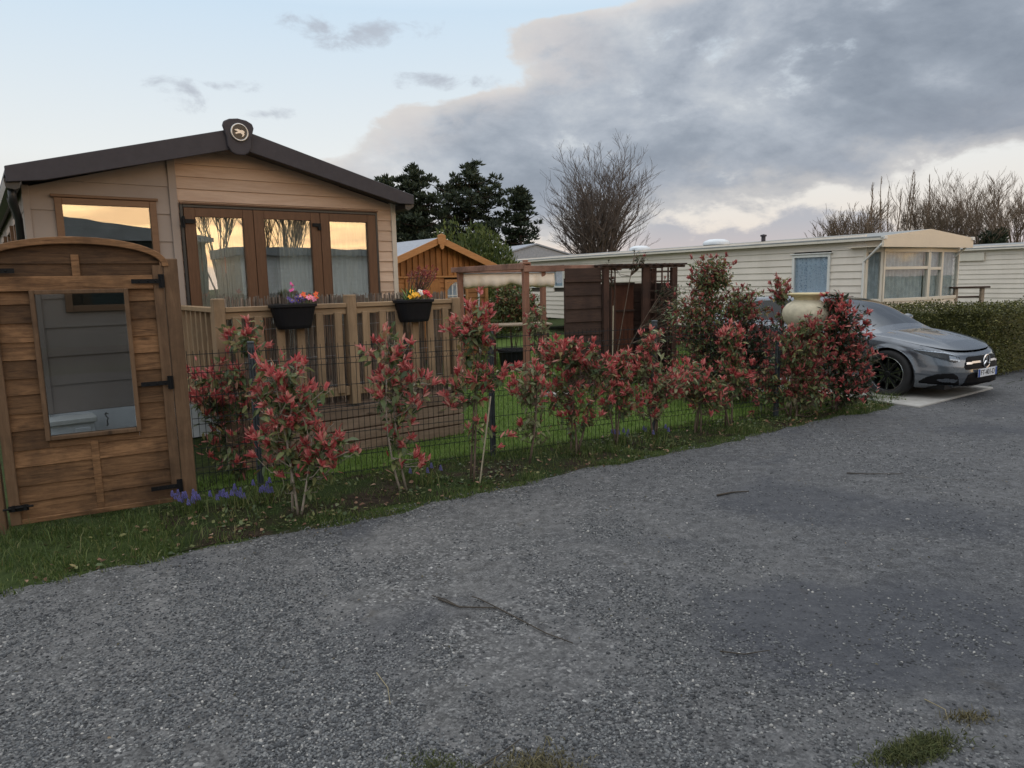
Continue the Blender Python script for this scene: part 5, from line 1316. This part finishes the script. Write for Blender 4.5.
# ---------------------------------------------------------------- red-tipped shrubs along the fence
M['red_leaf'] = leafmat('red_leaf', [(0,(.34,.05,.056)),(.35,(.56,.12,.12)),(.7,(.68,.21,.195)),(.93,(.74,.34,.29)),(1,(.56,.36,.22))], .38, .4)
M['dull_red_leaf'] = leafmat('dull_red_leaf', [(0,(.18,.036,.04)),(.5,(.40,.09,.09)),(1,(.56,.20,.17))], .4, .35)
M['green_leaf'] = leafmat('green_leaf', [(0,(.06,.09,.038)),(.45,(.12,.16,.065)),(.75,(.20,.22,.09)),(.92,(.30,.28,.11)),(1,(.30,.15,.08))], .38, .35)
M['dark_leaf'] = leafmat('dark_leaf', [(0,(.016,.026,.013)),(.6,(.034,.052,.024)),(1,(.07,.085,.038))], .4, .15)
M['pale_leaf'] = leafmat('pale_leaf', [(0,(.10,.13,.05)),(.5,(.20,.22,.10)),(1,(.32,.32,.18))], .45, .25)
def shrub(name, loc, label, blobs, nsh, seed, stems=3, red=.75, stem_mat='stem', bare=0.0, leaf=(.05,.085), rl='red_leaf', gl_='green_leaf', ncl=(9,14), fill=0, lean=(0,0), group='red tipped shrubs along the wire fence', cat='shrub', low_green=True):
    """blobs: (dx, dy, z, rx, ry, rz, weight) ellipsoids that hold the shoots"""
    r=np.random.default_rng(seed); t=empty(name, loc, 0, label, cat, group); mb=MB()
    w=np.array([b[6] for b in blobs],float); w/=w.sum(); tips=[]
    nsh=int(nsh*(1.75 if loc[1]<6.3 else 2.1)); leaf=(leaf[0]*.90,leaf[1]*.95)
    while len(tips)<nsh:
        b=blobs[r.choice(len(blobs),p=w)]; v=r.normal(0,1,3); v/=np.linalg.norm(v); q=r.uniform(.2,1.0)**.6*(1.0 if r.random()<.7 else r.uniform(1.0,1.35))
        p=np.array(b[:3])+v*np.array(b[3:6])*q+r.normal(0,.03,3)
        if p[2]<.06: continue
        d=v*.55+np.array([0,0,.75])+r.normal(0,.25,3); tips.append((p,d/np.linalg.norm(d)))
    zt=max(b[2] for b in blobs); st=[]
    for i in range(stems):
        a=r.uniform(0,6.28); b=blobs[i%len(blobs)]
        e=np.array([b[0]*.8+r.normal(0,.05),b[1]*.8+r.normal(0,.04),b[2]+b[5]*.4]); s0=np.array([r.normal(0,.03*(stems>1)),r.normal(0,.03*(stems>1)),-.03])
        mid=s0*.5+e*.5+np.array([r.normal(0,.03)+lean[0]*.3,r.normal(0,.03),0]); pts=[s0*(1-f)**2+2*mid*f*(1-f)+e*f*f for f in np.linspace(0,1,7)]
        mb.tube(pts,[.011*(1-.6*f) for f in np.linspace(0,1,7)],6); st.append(np.array(pts))
    RP,RDr,RN_,RL,GP_,GD,GN,GL=[],[],[],[],[],[],[],[]
    for (p,d) in tips:
        # joins the nearest point lower on a stem
        best=None
        for s in st:
            f=s[(s[:,2]<p[2]-.04)&(s[:,2]>bare)]
            if len(f)==0: f=s[2:4]
            dd=np.linalg.norm(f-p,axis=1); j=dd.argmin()
            if best is None or dd[j]<best[0]: best=(dd[j],f[j])
        a=best[1]; m=(a+p)/2+np.array([0,0,-.04])+r.normal(0,.015,3)
        mb.tube([a,m,p],[.0045,.0035,.0022],4,False)
        isred=r.random()<red*(1.0 if p[2]>.35 or not low_green else .5)
        nl=r.integers(*ncl)
        ax=d; e1=np.cross(ax,[.3,.5,.8]); e1/=np.linalg.norm(e1); e2=np.cross(ax,e1)
        if isred:
            for j in range(nl):
                a_=j*2.4+r.uniform(-.4,.4); el=r.uniform(.08,.75); v=ax*math.cos(el)+(e1*math.cos(a_)+e2*math.sin(a_))*math.sin(el)
                RP.append(p-ax*r.uniform(0,.035)); RDr.append(v); RN_.append(ax*.6-v*.1+r.normal(0,.25,3)); RL.append(r.uniform(*leaf))
        ng=r.integers(2,6) if isred else r.integers(5,10)
        for j in range(ng):
            f=r.uniform(.25,1); q=a*(1-f)+p*f; a_=r.uniform(0,6.28); el=r.uniform(.9,1.9); v=ax*math.cos(el)+(e1*math.cos(a_)+e2*math.sin(a_))*math.sin(el)+np.array([0,0,-.25])
            GP_.append(q); GD.append(v); GN.append(np.array([0,0,1])+r.normal(0,.45,3)); GL.append(r.uniform(leaf[0]*1.0,leaf[1]*1.12))
    for i in range(int(nsh*1.6)+fill):
        b=blobs[r.choice(len(blobs),p=w)]; v=r.normal(0,1,3); v/=np.linalg.norm(v); p=np.array(b[:3])+v*np.array(b[3:6])*r.uniform(.2,1.0)
        if p[2]<.05: continue
        if r.random()<red*.62:
            RP.append(p); RDr.append(v*.4+r.normal(0,.5,3)+np.array([0,0,.35])); RN_.append(np.array([0,0,.6])+r.normal(0,.7,3)); RL.append(r.uniform(*leaf)); continue
        GP_.append(p); GD.append(v*.6+r.normal(0,.5,3)+np.array([0,0,-.1])); GN.append(np.array([0,0,1])+r.normal(0,.6,3)); GL.append(r.uniform(leaf[0],leaf[1]*1.05))
    mb.build('stems',M[stem_mat],t,smooth=True)
    if RP: leaves('young_leaves',RP,RDr,RN_,RL,np.array(RL)*r.uniform(.11,.17,len(RL)),M[rl],t,.3,.12)
    if GP_: leaves('old_leaves',GP_,GD,GN,GL,np.array(GL)*r.uniform(.17,.24,len(GL)),M[gl_],t,.25,.3)
    return t
shrub('red_shrub',(-2.42,6.12,0),'red leaved shrub behind the wire beside the gate post with big green lower leaves',[(-.08,0,.85,.36,.2,.30,3),(.14,0,1.26,.18,.14,.14,1.3),(-.22,0,.5,.16,.2,.3,1),(.1,0,.5,.25,.2,.3,1.2),(-.05,-.1,.22,.2,.15,.16,.9)],70,1,4,.78,leaf=(.055,.10))
shrub('red_shrub',(-1.62,5.18,0),'full red shrub with thin pale stem nearest the camera',[(-.05,.05,.85,.30,.22,.26,2.6),(-.10,.05,1.10,.24,.14,.12,1.2),(.26,.0,.52,.20,.14,.14,1.2),(-.15,0,.48,.22,.15,.22,1.2),(.12,0,.36,.26,.18,.16,.9),(-.25,.1,.85,.14,.12,.2,.7)],92,2,3,.76,'stem_pale',leaf=(.055,.095))
shrub('red_shrub',(-.93,5.66,0),'slender red shrub on a single pale stem before the lodge deck',[(-.05,.0,1.20,.19,.15,.18,1.8),(-.08,0,.88,.20,.16,.16,1.2),(.14,0,.86,.14,.1,.22,.9),(-.02,0,.55,.16,.1,.16,.8),(.05,0,.25,.22,.12,.12,.35)],50,3,2,.75,'stem_pale',bare=.5,leaf=(.055,.095),lean=(-.2,0))
shrub('red_shrub',(-.38,5.96,0),'tall two tiered red shrub on a bare brown stem with small white blossoms',[(.06,0,1.32,.22,.16,.24,2.4),(.10,0,.93,.28,.16,.12,1.4),(-.08,0,.75,.18,.12,.16,.7),(.1,0,.4,.25,.12,.2,.4)],60,4,2,.85,'stem',bare=.55,leaf=(.05,.09))
shrub('red_shrub',(.62,6.86,0),'wide red shrub with yellow green under leaves in the middle of the fence',[(-.08,0,1.0,.32,.22,.16,2.4),(.22,0,.86,.20,.18,.12,1.0),(-.1,0,.62,.40,.2,.18,1.6),(-.05,0,.35,.28,.18,.14,.8)],88,5,4,.78,leaf=(.05,.09))
shrub('red_shrub',(1.50,7.36,0),'pale green and red shrub with a single red leading shoot right of the middle',[(-.05,0,.98,.14,.12,.28,1.3),(-.16,0,.80,.16,.12,.12,.8),(.15,0,.60,.26,.18,.2,1.5),(-.1,0,.4,.28,.18,.18,1.2)],62,6,3,.7,gl_='pale_leaf',leaf=(.05,.085))
shrub('red_shrub',(1.06,7.12,0),'small low red shrub between the wide one and the pale green one',[(.0,0,.55,.22,.16,.22,1.5),(.05,0,.85,.12,.1,.14,.7)],36,27,3,.78,leaf=(.05,.085))
shrub('red_shrub',(.16,6.5,0),'thin loose red shrub with yellow green leaves left of the wide one',[(.0,0,.75,.16,.12,.28,1.5),(.0,0,.35,.2,.12,.15,.5)],26,28,2,.6,gl_='pale_leaf',leaf=(.05,.085))
shrub('red_shrub',(1.98,7.66,0),'low sprawling red shrub filling the gap before the dark evergreen',[(-.05,0,.62,.28,.18,.22,1.5),(.2,0,.45,.28,.2,.2,1.2)],54,7,3,.75,leaf=(.05,.085))
shrub('red_shrub',(2.48,7.95,0),'upright red shrub right of centre with dark evergreen behind',[(.0,0,1.02,.16,.14,.20,1.6),(.05,0,.65,.24,.18,.24,1.5),(-.2,0,.4,.25,.18,.18,.9)],58,8,3,.78,leaf=(.05,.085))
shrub('red_shrub',(3.36,8.42,0),'bushy bronze red shrub in front of the urn stand',[(.05,0,.85,.44,.26,.30,2.6),(.0,0,.5,.50,.25,.28,2.4),(.22,0,1.08,.2,.18,.16,1.0),(-.35,0,.32,.3,.2,.2,1),(.25,.0,.28,.35,.2,.2,1.2)],125,9,5,.74,fill=700,leaf=(.05,.085),rl='dull_red_leaf')
shrub('red_shrub',(4.05,8.72,0),'largest dense red shrub at the right end beside the car wheel',[(.0,0,1.05,.38,.30,.34,3.0),(.08,0,.65,.44,.32,.34,2.4),(-.05,0,1.35,.16,.14,.14,.7),(.1,0,.3,.4,.3,.2,1.2)],165,10,6,.62,fill=1200,leaf=(.05,.085),gl_='dark_leaf')
G2='evergreen and red shrubs at the back of the garden'
shrub('red_shrub',(3.75,9.55,0),'tall thin red shoots standing behind the urn',[(-.12,0,1.52,.14,.12,.18,1.2),(.05,0,1.1,.25,.2,.25,1.0)],34,11,3,.85,leaf=(.05,.08),rl='dull_red_leaf',group=G2)
shrub('evergreen_shrub',(2.62,9.7,0),'tall dark evergreen shrub with red tips beside the arbour trellis',[(.0,0,1.15,.55,.4,.5,3),(.1,0,1.72,.30,.25,.28,1.4),(.55,0,1.25,.32,.3,.35,1.4),(.2,0,.5,.8,.45,.4,2.4)],300,12,7,.55,fill=4000,leaf=(.045,.075),rl='dull_red_leaf',gl_='green_leaf',group=G2,low_green=True)
shrub('evergreen_shrub',(3.15,9.55,0),'low dark purple red shrub behind the fence under the blue car side',[(.0,0,.85,.55,.4,.28,2.5),(-.1,0,.45,.6,.4,.35,2)],170,13,6,.42,fill=2500,leaf=(.045,.075),rl='dull_red_leaf',gl_='dark_leaf',group=G2)
shrub('garden_shrub',(.05,15.4,0),'dark green shrub with some red leaves against the white caravan end',[(-.1,0,1.2,.42,.3,.55,2),(.3,0,1.1,.35,.3,.4,1.4)],120,14,5,.2,fill=900,leaf=(.06,.10),rl='dull_red_leaf',gl_='green_leaf',group=G2)
shrub('variegated_shrub',(.32,8.3,0),'thin pale pink and green shrub just left of the dark screen panel',[(.0,0,1.18,.17,.14,.28,1.5),(.05,0,.75,.2,.15,.25,1)],34,15,3,.25,leaf=(.045,.07),rl='dull_red_leaf',gl_='pale_leaf',group=G2)
shrub('climbing_plant',(1.55,11.1,0),'leafless dark climber tangled around the arbour posts',[(-.05,0,1.75,.12,.12,.25,1),(.95,-.05,1.2,.22,.1,.55,2),(.5,0,2.05,.12,.1,.1,.3)],70,16,4,.15,leaf=(.03,.05),rl='dull_red_leaf',gl_='dark_leaf',group=None,cat='climber')
shrub('dead_heads',(-1.72,9.9,0),'dry brown flower heads on thin stems beside the lodge corner above the right planter',[(.55,0,1.82,.22,.15,.12,1)],26,17,5,.9,leaf=(.025,.04),rl='dull_red_leaf',gl_='dull_red_leaf',group=None,cat='plant')
# canes among the shrubs
for (x,y,zt,lab) in ((1.22,8.6,1.38,'thin upright cane standing by the dark screen panel'),(-.30,5.85,.75,'thin pale cane leaning beside the two tiered shrub')):
    mb=MB(); mb.tube([(0,0,-.05),(.02 if zt>1 else .12,0,zt)],.007,6); o=mb.build('cane',M['cane']); o.location=(x,y,0); tag(o,lab,'cane')

# ---------------------------------------------------------------- flowers in the planters
def petal_mat(n,c): return paint(n,c,.6,.15,20)
FM={'pink':petal_mat('petal_pink',(.62,.07,.30)),'purple':petal_mat('petal_purple',(.06,.03,.16)),'orange':petal_mat('petal_orange',(.70,.09,.02)),'yellow':petal_mat('petal_yellow',(.85,.42,.02)),'red':petal_mat('petal_red',(.50,.02,.03)),'rose':petal_mat('petal_rose',(.72,.22,.36)),'white':petal_mat('petal_white',(.72,.66,.62))}
FM['eye']=petal_mat('petal_eye',(.75,.5,.05)); M['flower_leaf']=leafmat('flower_leaf',[(0,(.05,.09,.025)),(.6,(.12,.18,.05)),(1,(.24,.28,.08))],.5,.25)
def bedding(x,y,z0,label,col,heads,hh,seed,spread=.045,leafn=22,ll=(.04,.07),strap=False):
    r=np.random.default_rng(seed); t=empty('bedding_plant',OD+U3*x-V3*.08+V3*y+Vector((0,0,1.49)),UA,label,'flowering plant','flowering plants in the deck planters')
    P=r.normal(0,.022,(leafn,3)); P[:,2]=0; a=r.uniform(0,6.28,leafn); e=r.uniform(.1,.7,leafn) if not strap else r.uniform(.9,1.35,leafn)
    D=np.stack([np.cos(a)*np.cos(e),np.sin(a)*np.cos(e),np.sin(e)],1); L=r.uniform(*ll,leafn)
    leaves('leaf_tuft',P+D*.01,D,np.array([[0,0,1.]])+r.normal(0,.3,(leafn,3)),L,L*(.3 if not strap else .07),M['flower_leaf'],t,.15,.2)
    for i in range(heads):
        c=Vector((r.normal(0,spread),r.normal(0,spread*.6)-.02,hh*1.35*r.uniform(.75,1.15))); mb=MB(); st=MB(); st.tube([(c.x*.4,c.y*.4,0),tuple(c)],.002,4,False)
        s_=st.build('stalk',M['flower_leaf'],t)
        n=Vector((r.normal(0,.35),-.75+r.normal(0,.2),.55)).normalized(); e1=n.cross(Vector((0,0,1))).normalized(); e2=n.cross(e1); R=.03
        vs=[tuple(c+n*.004)]; 
        m=15
        for j in range(m):
            a=6.283*j/m; rr=R*(.80+.22*math.cos(5*a)); vs.append(tuple(c+(e1*math.cos(a)+e2*math.sin(a))*rr+n*(.004*math.sin(a*3))))
        mb.add(vs,[(0,1+j,1+(j+1)%m) for j in range(m)])
        mb.m=1; mb.M=Matrix.Translation(c+n*.006); mb.ball((0,0,0),.005,6,4); mb.build('bloom',[FM[col],FM['eye']],t)
    return t
bedding(2.36,0,0,'tall pink flower at the left of the left deck planter','pink',2,.15,1,.02)
bedding(2.33,-.02,0,'dark purple pansies at the left front of the left deck planter','purple',7,.06,2)
bedding(2.42,.0,0,'light green leafy plant with purple pansies in the middle of the left planter','purple',4,.07,3,leafn=30,ll=(.05,.08))
bedding(2.49,-.01,0,'rose pink primroses right of the middle in the left planter','rose',4,.075,4)
bedding(2.54,.0,0,'orange red primroses at the right of the left deck planter','orange',10,.085,5)
bedding(3.62,.02,0,'yellow green leafy spring bulbs standing tall in the right planter','yellow',1,.10,6,leafn=26,ll=(.12,.19),strap=True)
bedding(3.66,-.03,0,'yellow orange primroses at the front of the right planter','yellow',7,.065,7,.03)
bedding(3.74,.0,0,'pale pink and white pansies in the right deck planter','white',5,.085,8,.03)
bedding(3.80,.0,0,'crimson red primroses at the right end of the right planter','red',10,.075,9,.04)

# ---------------------------------------------------------------- grape hyacinths
M['muscari']=paint('muscari',(.13,.12,.33),.7,.3,30)
M['grass_leaf']=leafmat('grass_leaf',[(0,(.045,.075,.02)),(.5,(.09,.14,.036)),(.85,(.16,.20,.058)),(1,(.27,.24,.11))],.55,.4)
def muscari(x,y,n,label,seed):
    r=np.random.default_rng(seed); t=empty('grape_hyacinth_clump',(x,y,0),0,label,'flower clump','grape hyacinth clumps at the foot of the shrubs')
    P=np.zeros((60,3)); P[:,:2]=r.normal(0,.07,(60,2)); blades('leaf_tuft',P,r.uniform(.10,.22,60),np.full(60,.0035),r.uniform(.2,.9,60),M['grass_leaf'],t)
    for i in range(n):
        p=Vector((r.normal(0,.09),r.normal(0,.05),0)); hh=r.uniform(.08,.14); mb=MB()
        for j in range(22):
            q=j/22; a=j*2.4; mb.ball((p.x+math.cos(a)*.012*(1-q*.7),p.y+math.sin(a)*.012*(1-q*.7),hh+q*.045),.0055*(1-q*.35),5,4)
        mb.m=1; mb.tube([(p.x*.8,p.y*.8,0),(p.x,p.y,hh+.04)],.002,4,False); mb.build('flower_spike',[M['muscari'],M['grass_leaf']],t)
muscari(-2.45,5.22,18,'largest clump of blue grape hyacinths at the foot of the right gate post',1)
muscari(-2.16,5.34,14,'small clump of blue grape hyacinths under the shrub next to the gate',2)
muscari(-1.98,5.42,8,'sparse blue grape hyacinths before the first fence post',3)
muscari(-.72,5.85,4,'few blue grape hyacinths between the slender and the two tiered shrub',4)
muscari(1.12,7.2,8,'clump of dusky blue hyacinths under the pale green and red shrub',5)
muscari(1.5,7.3,5,'dusky blue hyacinths by the third fence post',6)

# ---------------------------------------------------------------- grass, fallen leaves, loose stone (uncountable)
def inverge(n):
    t=RNG.uniform(-3.6,9.9,n); wd=np.interp(t,[-3.6,0,1,4,9.9],[2.3,1.5,1.3,1.1,.55]); s=RNG.uniform(-.05,1,n)*wd
    P=np.stack([E0[0]+RD[0]*t+RN[0]*s,E0[1]+RD[1]*t+RN[1]*s,np.zeros(n)],1); return P,t,s,wd
def clump(P,sc,seed):
    r=np.random.default_rng(seed); v=np.zeros(len(P))
    for i in range(5): k_=r.normal(0,sc*(1+i*.7),2); v+=np.sin(P[:,0]*k_[0]+P[:,1]*k_[1]+r.uniform(0,6))/(1+i*.3)
    return v
P,t,s,wd=inverge(120000)
eo=np.array([edge_off(q) for q in t]); pr=np.where(t<.9,1.0,np.where(s-eo<.30,.8,.45)); pr=np.where((t>.9)&(s>.7),.9,pr); pr*=np.clip(.6+.45*clump(P,2.2,5),.15,1)*np.clip(.75+.4*clump(P,7,6),.2,1)
kp=(RNG.random(len(P))<pr)&(s>eo-.05+.04*clump(P,9,31)); P=P[kp]; n=len(P)
tag(blades('verge_grass',P,RNG.uniform(.02,.075,n)*np.clip(.8+.3*clump(P,3,8),.4,1.5),RNG.uniform(.0015,.003,n),RNG.uniform(.15,1.0,n),M['grass_leaf']),kind='stuff')
M['lawn_leaf']=leafmat('lawn_leaf',[(0,(.09,.16,.03)),(.5,(.17,.28,.055)),(1,(.26,.36,.085))],.55,.45)
n=90000; Y_=RNG.uniform(5.6,17,n)**1.0; X_=RNG.uniform(-3.2,4.6,n); P=np.stack([X_,Y_,np.zeros(n)],1)
vd=P[:,0]*-.6+P[:,1]*.8; ud=P[:,0]*.8+P[:,1]*.6
fside=(P[:,0]+2.15)*-FD.y+(P[:,1]-5.86)*FD.x
ok=(fside>-.05)&~((vd>6.62)&(vd<20)&(ud<4.3))&(Y_<17)&(fside<9); P=P[ok]; n=len(P)
tag(blades('lawn_grass',P,RNG.uniform(.03,.075,n),RNG.uniform(.002,.0045,n),RNG.uniform(.1,.8,n),M['lawn_leaf']),kind='stuff')
# broad leaved weeds and longer tufts in the verge
P,t,s,wd=inverge(5200); kp=(t>.3)&(s>.05)&(clump(P,3.2,61)>.15); P=P[kp]; n=len(P); P[:,2]=RNG.uniform(.005,.04,n)
D=RNG.normal(0,1,(n,3)); D[:,2]=np.abs(D[:,2])*.5+.1; tag(leaves('verge_weeds',P,D,np.array([[0,0,1.]])+RNG.normal(0,.3,(n,3)),RNG.uniform(.015,.05,n),RNG.uniform(.006,.016,n),M['green_leaf'],None,.2,.3),kind='stuff')
P,t,s,wd=inverge(9000); kp=(clump(P,4.5,71)>.9)&(s>.12); P=P[kp]; n=len(P); tag(blades('tall_grass',P,RNG.uniform(.08,.20,n),RNG.uniform(.0015,.003,n),RNG.uniform(.3,1.1,n),M['grass_leaf']),kind='stuff')
# litter of fallen leaves
M['litter']=leafmat('litter',[(0,(.09,.045,.025)),(.4,(.17,.09,.055)),(.8,(.28,.17,.11)),(1,(.36,.25,.18))],.8,.1)
P,t,s,wd=inverge(1500); kp=(t>.1)&(s>.02)&(s<.85)&(RNG.random(1500)<np.clip(.7-abs(s-.35),.1,1)); P=P[kp]; n=len(P); P[:,2]=RNG.uniform(.008,.025,n)
D=RNG.normal(0,1,(n,3)); D[:,2]=RNG.uniform(-.1,.25,n); tag(leaves('fallen_leaves',P,D,np.array([[0,0,1.]])+RNG.normal(0,.35,(n,3)),RNG.uniform(.022,.06,n),RNG.uniform(.008,.018,n),M['litter'],None,.3,.3),kind='stuff')
M['crumb']=leafmat('crumb',[(0,(.03,.026,.014)),(.5,(.06,.05,.026)),(.85,(.09,.075,.035)),(1,(.25,.18,.11))],.9,.05)
n=4200; P=np.zeros((n,3)); P[:,0]=RNG.uniform(-3,7,n); P[:,1]=RNG.uniform(2.0,9,n); te=RNG.uniform(-2,9.6,2600); se=RNG.normal(.03,.09,2600)+np.array([edge_off(q) for q in te]); P=np.concatenate([P,np.stack([E0[0]+RD[0]*te+RN[0]*se,E0[1]+RD[1]*te+RN[1]*se,np.zeros(2600)],1)]); n=len(P)
rd=(P[:,:2]-E0)@RN; P=P[((rd<.05)&((clump(P,3.5,41)>1.1)|(RNG.random(n)<.06)))|((np.abs(rd)<.3)&(clump(P,2.5,43)>-.4))]; n=len(P); P[:,2]=.012
tag(leaves('road_litter',P,np.c_[RNG.normal(0,1,(n,2)),np.zeros(n)],np.array([[0,0,1.]])+RNG.normal(0,.25,(n,3)),RNG.uniform(.006,.024,n),RNG.uniform(.0015,.005,n),M['crumb'],None,.2,.2),kind='stuff')
# loose chippings on the road
k=NT('chippings'); g=k.n('ShaderNodeNewGeometry').outputs['Random Per Island']
c=k.ramp(g,[(0,(.036,.038,.041)),(.35,(.078,.082,.088)),(.7,(.14,.145,.15)),(.94,(.21,.212,.21)),(.99,(.32,.31,.295)),(1,(.5,.48,.45))]); k.bsdf(c,.85,0,None,.3); M['chip']=k.m
ico=np.array([(0,0,1),(.894,0,.447),(.276,.851,.447),(-.724,.526,.447),(-.724,-.526,.447),(.276,-.851,.447),(.724,.526,-.447),(-.276,.851,-.447),(-.894,0,-.447),(-.276,-.851,-.447),(.724,-.526,-.447),(0,0,-1)])
icf=np.array([(0,1,2),(0,2,3),(0,3,4),(0,4,5),(0,5,1),(1,6,2),(2,7,3),(3,8,4),(4,9,5),(5,10,1),(2,6,7),(3,7,8),(4,8,9),(5,9,10),(1,10,6)])
def chips(name,P,R):
    n=len(P); J=ico[None]*(1+RNG.uniform(-.28,.28,(n,12,1))); a=RNG.uniform(0,6.28,n); ca,sa=np.cos(a)[:,None],np.sin(a)[:,None]; st=RNG.uniform(.6,1.4,(n,1))
    x=J[...,0]*st; y=J[...,1]/st**.5; X=(x*ca-y*sa)*R[:,None]; Yq=(x*sa+y*ca)*R[:,None]; Zq=J[...,2]*R[:,None]*RNG.uniform(.45,.8,(n,1))
    V=np.stack([X,Yq,Zq],-1)+P[:,None]; F=(icf[None]+(np.arange(n)*12)[:,None,None]).reshape(-1,3); return fast_mesh(name,V.reshape(-1,3),F,M['chip'],None,False)
n=300000; d=1.9+RNG.random(n)**1.5*8.5; a=RNG.uniform(-.68,.68,n); P=np.stack([d*np.tan(a),d,np.zeros(n)],1)
rd=(P[:,:2]-E0)@RN; cl_=clump(P,.9,21)*.5+clump(P,2.5,22)*.35
cl_+=.45*clump(P,6,23)*.6
pr=np.clip(.22+.62*cl_+.18*np.clip(-P[:,0],-1.5,2.5)/1.5,.015,1.0); pr=np.where(P[:,0]>.8,np.minimum(pr*.55,.3)+.05,pr); pr=np.where(rd>-.15,.25,pr)
kp=((rd<.07)|((P[:,0]>5.6)&(rd<.9)))&(RNG.random(n)<pr); P=P[kp]; n=len(P); R=RNG.uniform(.003,.0072,n)*np.where(RNG.random(n)<.04,1.6,1); P[:,2]=.004+R*.25
tag(chips('chippings',P,R),kind='stuff')
# ---------------------------------------------------------------- moss tufts, sticks
M['moss']=leafmat('moss',[(0,(.03,.04,.012)),(.5,(.06,.075,.02)),(1,(.11,.11,.04))],.8,.2)
M['dry_moss']=leafmat('dry_moss',[(0,(.07,.06,.03)),(.5,(.12,.105,.05)),(1,(.2,.17,.09))],.8,.2)
def tuft(x,y,rx,ry,n,mat,label,rot=0,h=(.01,.04)):
    r=RNG; P=np.zeros((n,3)); q=r.normal(0,.5,(n,2)); c_,s_=math.cos(rot),math.sin(rot); P[:,0]=q[:,0]*rx*c_-q[:,1]*ry*s_; P[:,1]=q[:,0]*rx*s_+q[:,1]*ry*c_
    o=blades('moss_tuft',P,r.uniform(*h,n),r.uniform(.0012,.003,n),r.uniform(.4,1.6,n),M[mat]); o.location=(x,y,.005); tag(o,label,'moss tuft','moss tufts on the road')
tuft(1.42,2.32,.17,.055,1900,'moss','dark green moss tuft on the road at the lower right corner',.35)
tuft(.05,2.26,.16,.10,900,'dry_moss','yellowish dry moss tuft at the lower middle of the road',.1)
tuft(-.28,2.3,.14,.06,500,'moss','thin dark moss patch left of the dry tuft',-.3,(.006,.02))
tuft(1.72,2.5,.10,.04,160,'dry_moss','brownish dry grass patch right of the dark green moss tuft',.0)
M['stick']=paint('stick',(.05,.04,.03),.85,.3,20)
M['straw']=paint('straw',(.26,.22,.13),.8,.2,20)
def stick(pts,rad,label,mat='stick',side=()):
    mb=MB(); mb.tube([(p[0],p[1],p[2] if len(p)>2 else .014) for p in pts],[rad*.62*(1-.5*i/(len(pts)-1)) for i in range(len(pts))],6)
    for s_ in side: mb.tube(s_,rad*.5,4)
    o=mb.build('stick',M[mat],None,smooth=True); tag(o,label,'stick','sticks lying on the road')
stick([(-.42,3.62),(-.30,3.52),(-.10,3.50),(.02,3.36),(.14,3.22),(.26,3.12)],.008,'long dark forked stick lying in the middle of the road',side=[[(-.30,3.52,.014),(-.38,3.60,.02),(-.46,3.66,.015)],[(-.10,3.50,.014),(-.20,3.60,.02),(-.24,3.63,.02)]])
stick([(1.58,5.35),(1.72,5.42),(1.86,5.44)],.014,'short thick dark stick on the far middle road')
stick([(2.85,5.9),(3.0,5.86),(3.3,5.84)],.009,'short thin stick lying on the right of the road')
stick([(.92,3.02),(1.02,2.99),(1.15,3.02)],.006,'thin curved stick on the right half of the road')
stick([(-.62,2.9),(-.55,2.78),(-.52,2.66)],.004,'thin straw stalk on the left gravel','straw')
stick([(-1.25,2.02),(-1.12,1.98)],.005,'short pale straw near the bottom edge left','straw')
stick([(1.62,2.62),(1.66,2.55),(1.62,2.46)],.004,'curled pale straw beside the dark green moss tuft','straw')
stick([(-.18,2.24),(-.08,2.33),(.0,2.42)],.006,'thin twig crossing the dark moss patch')
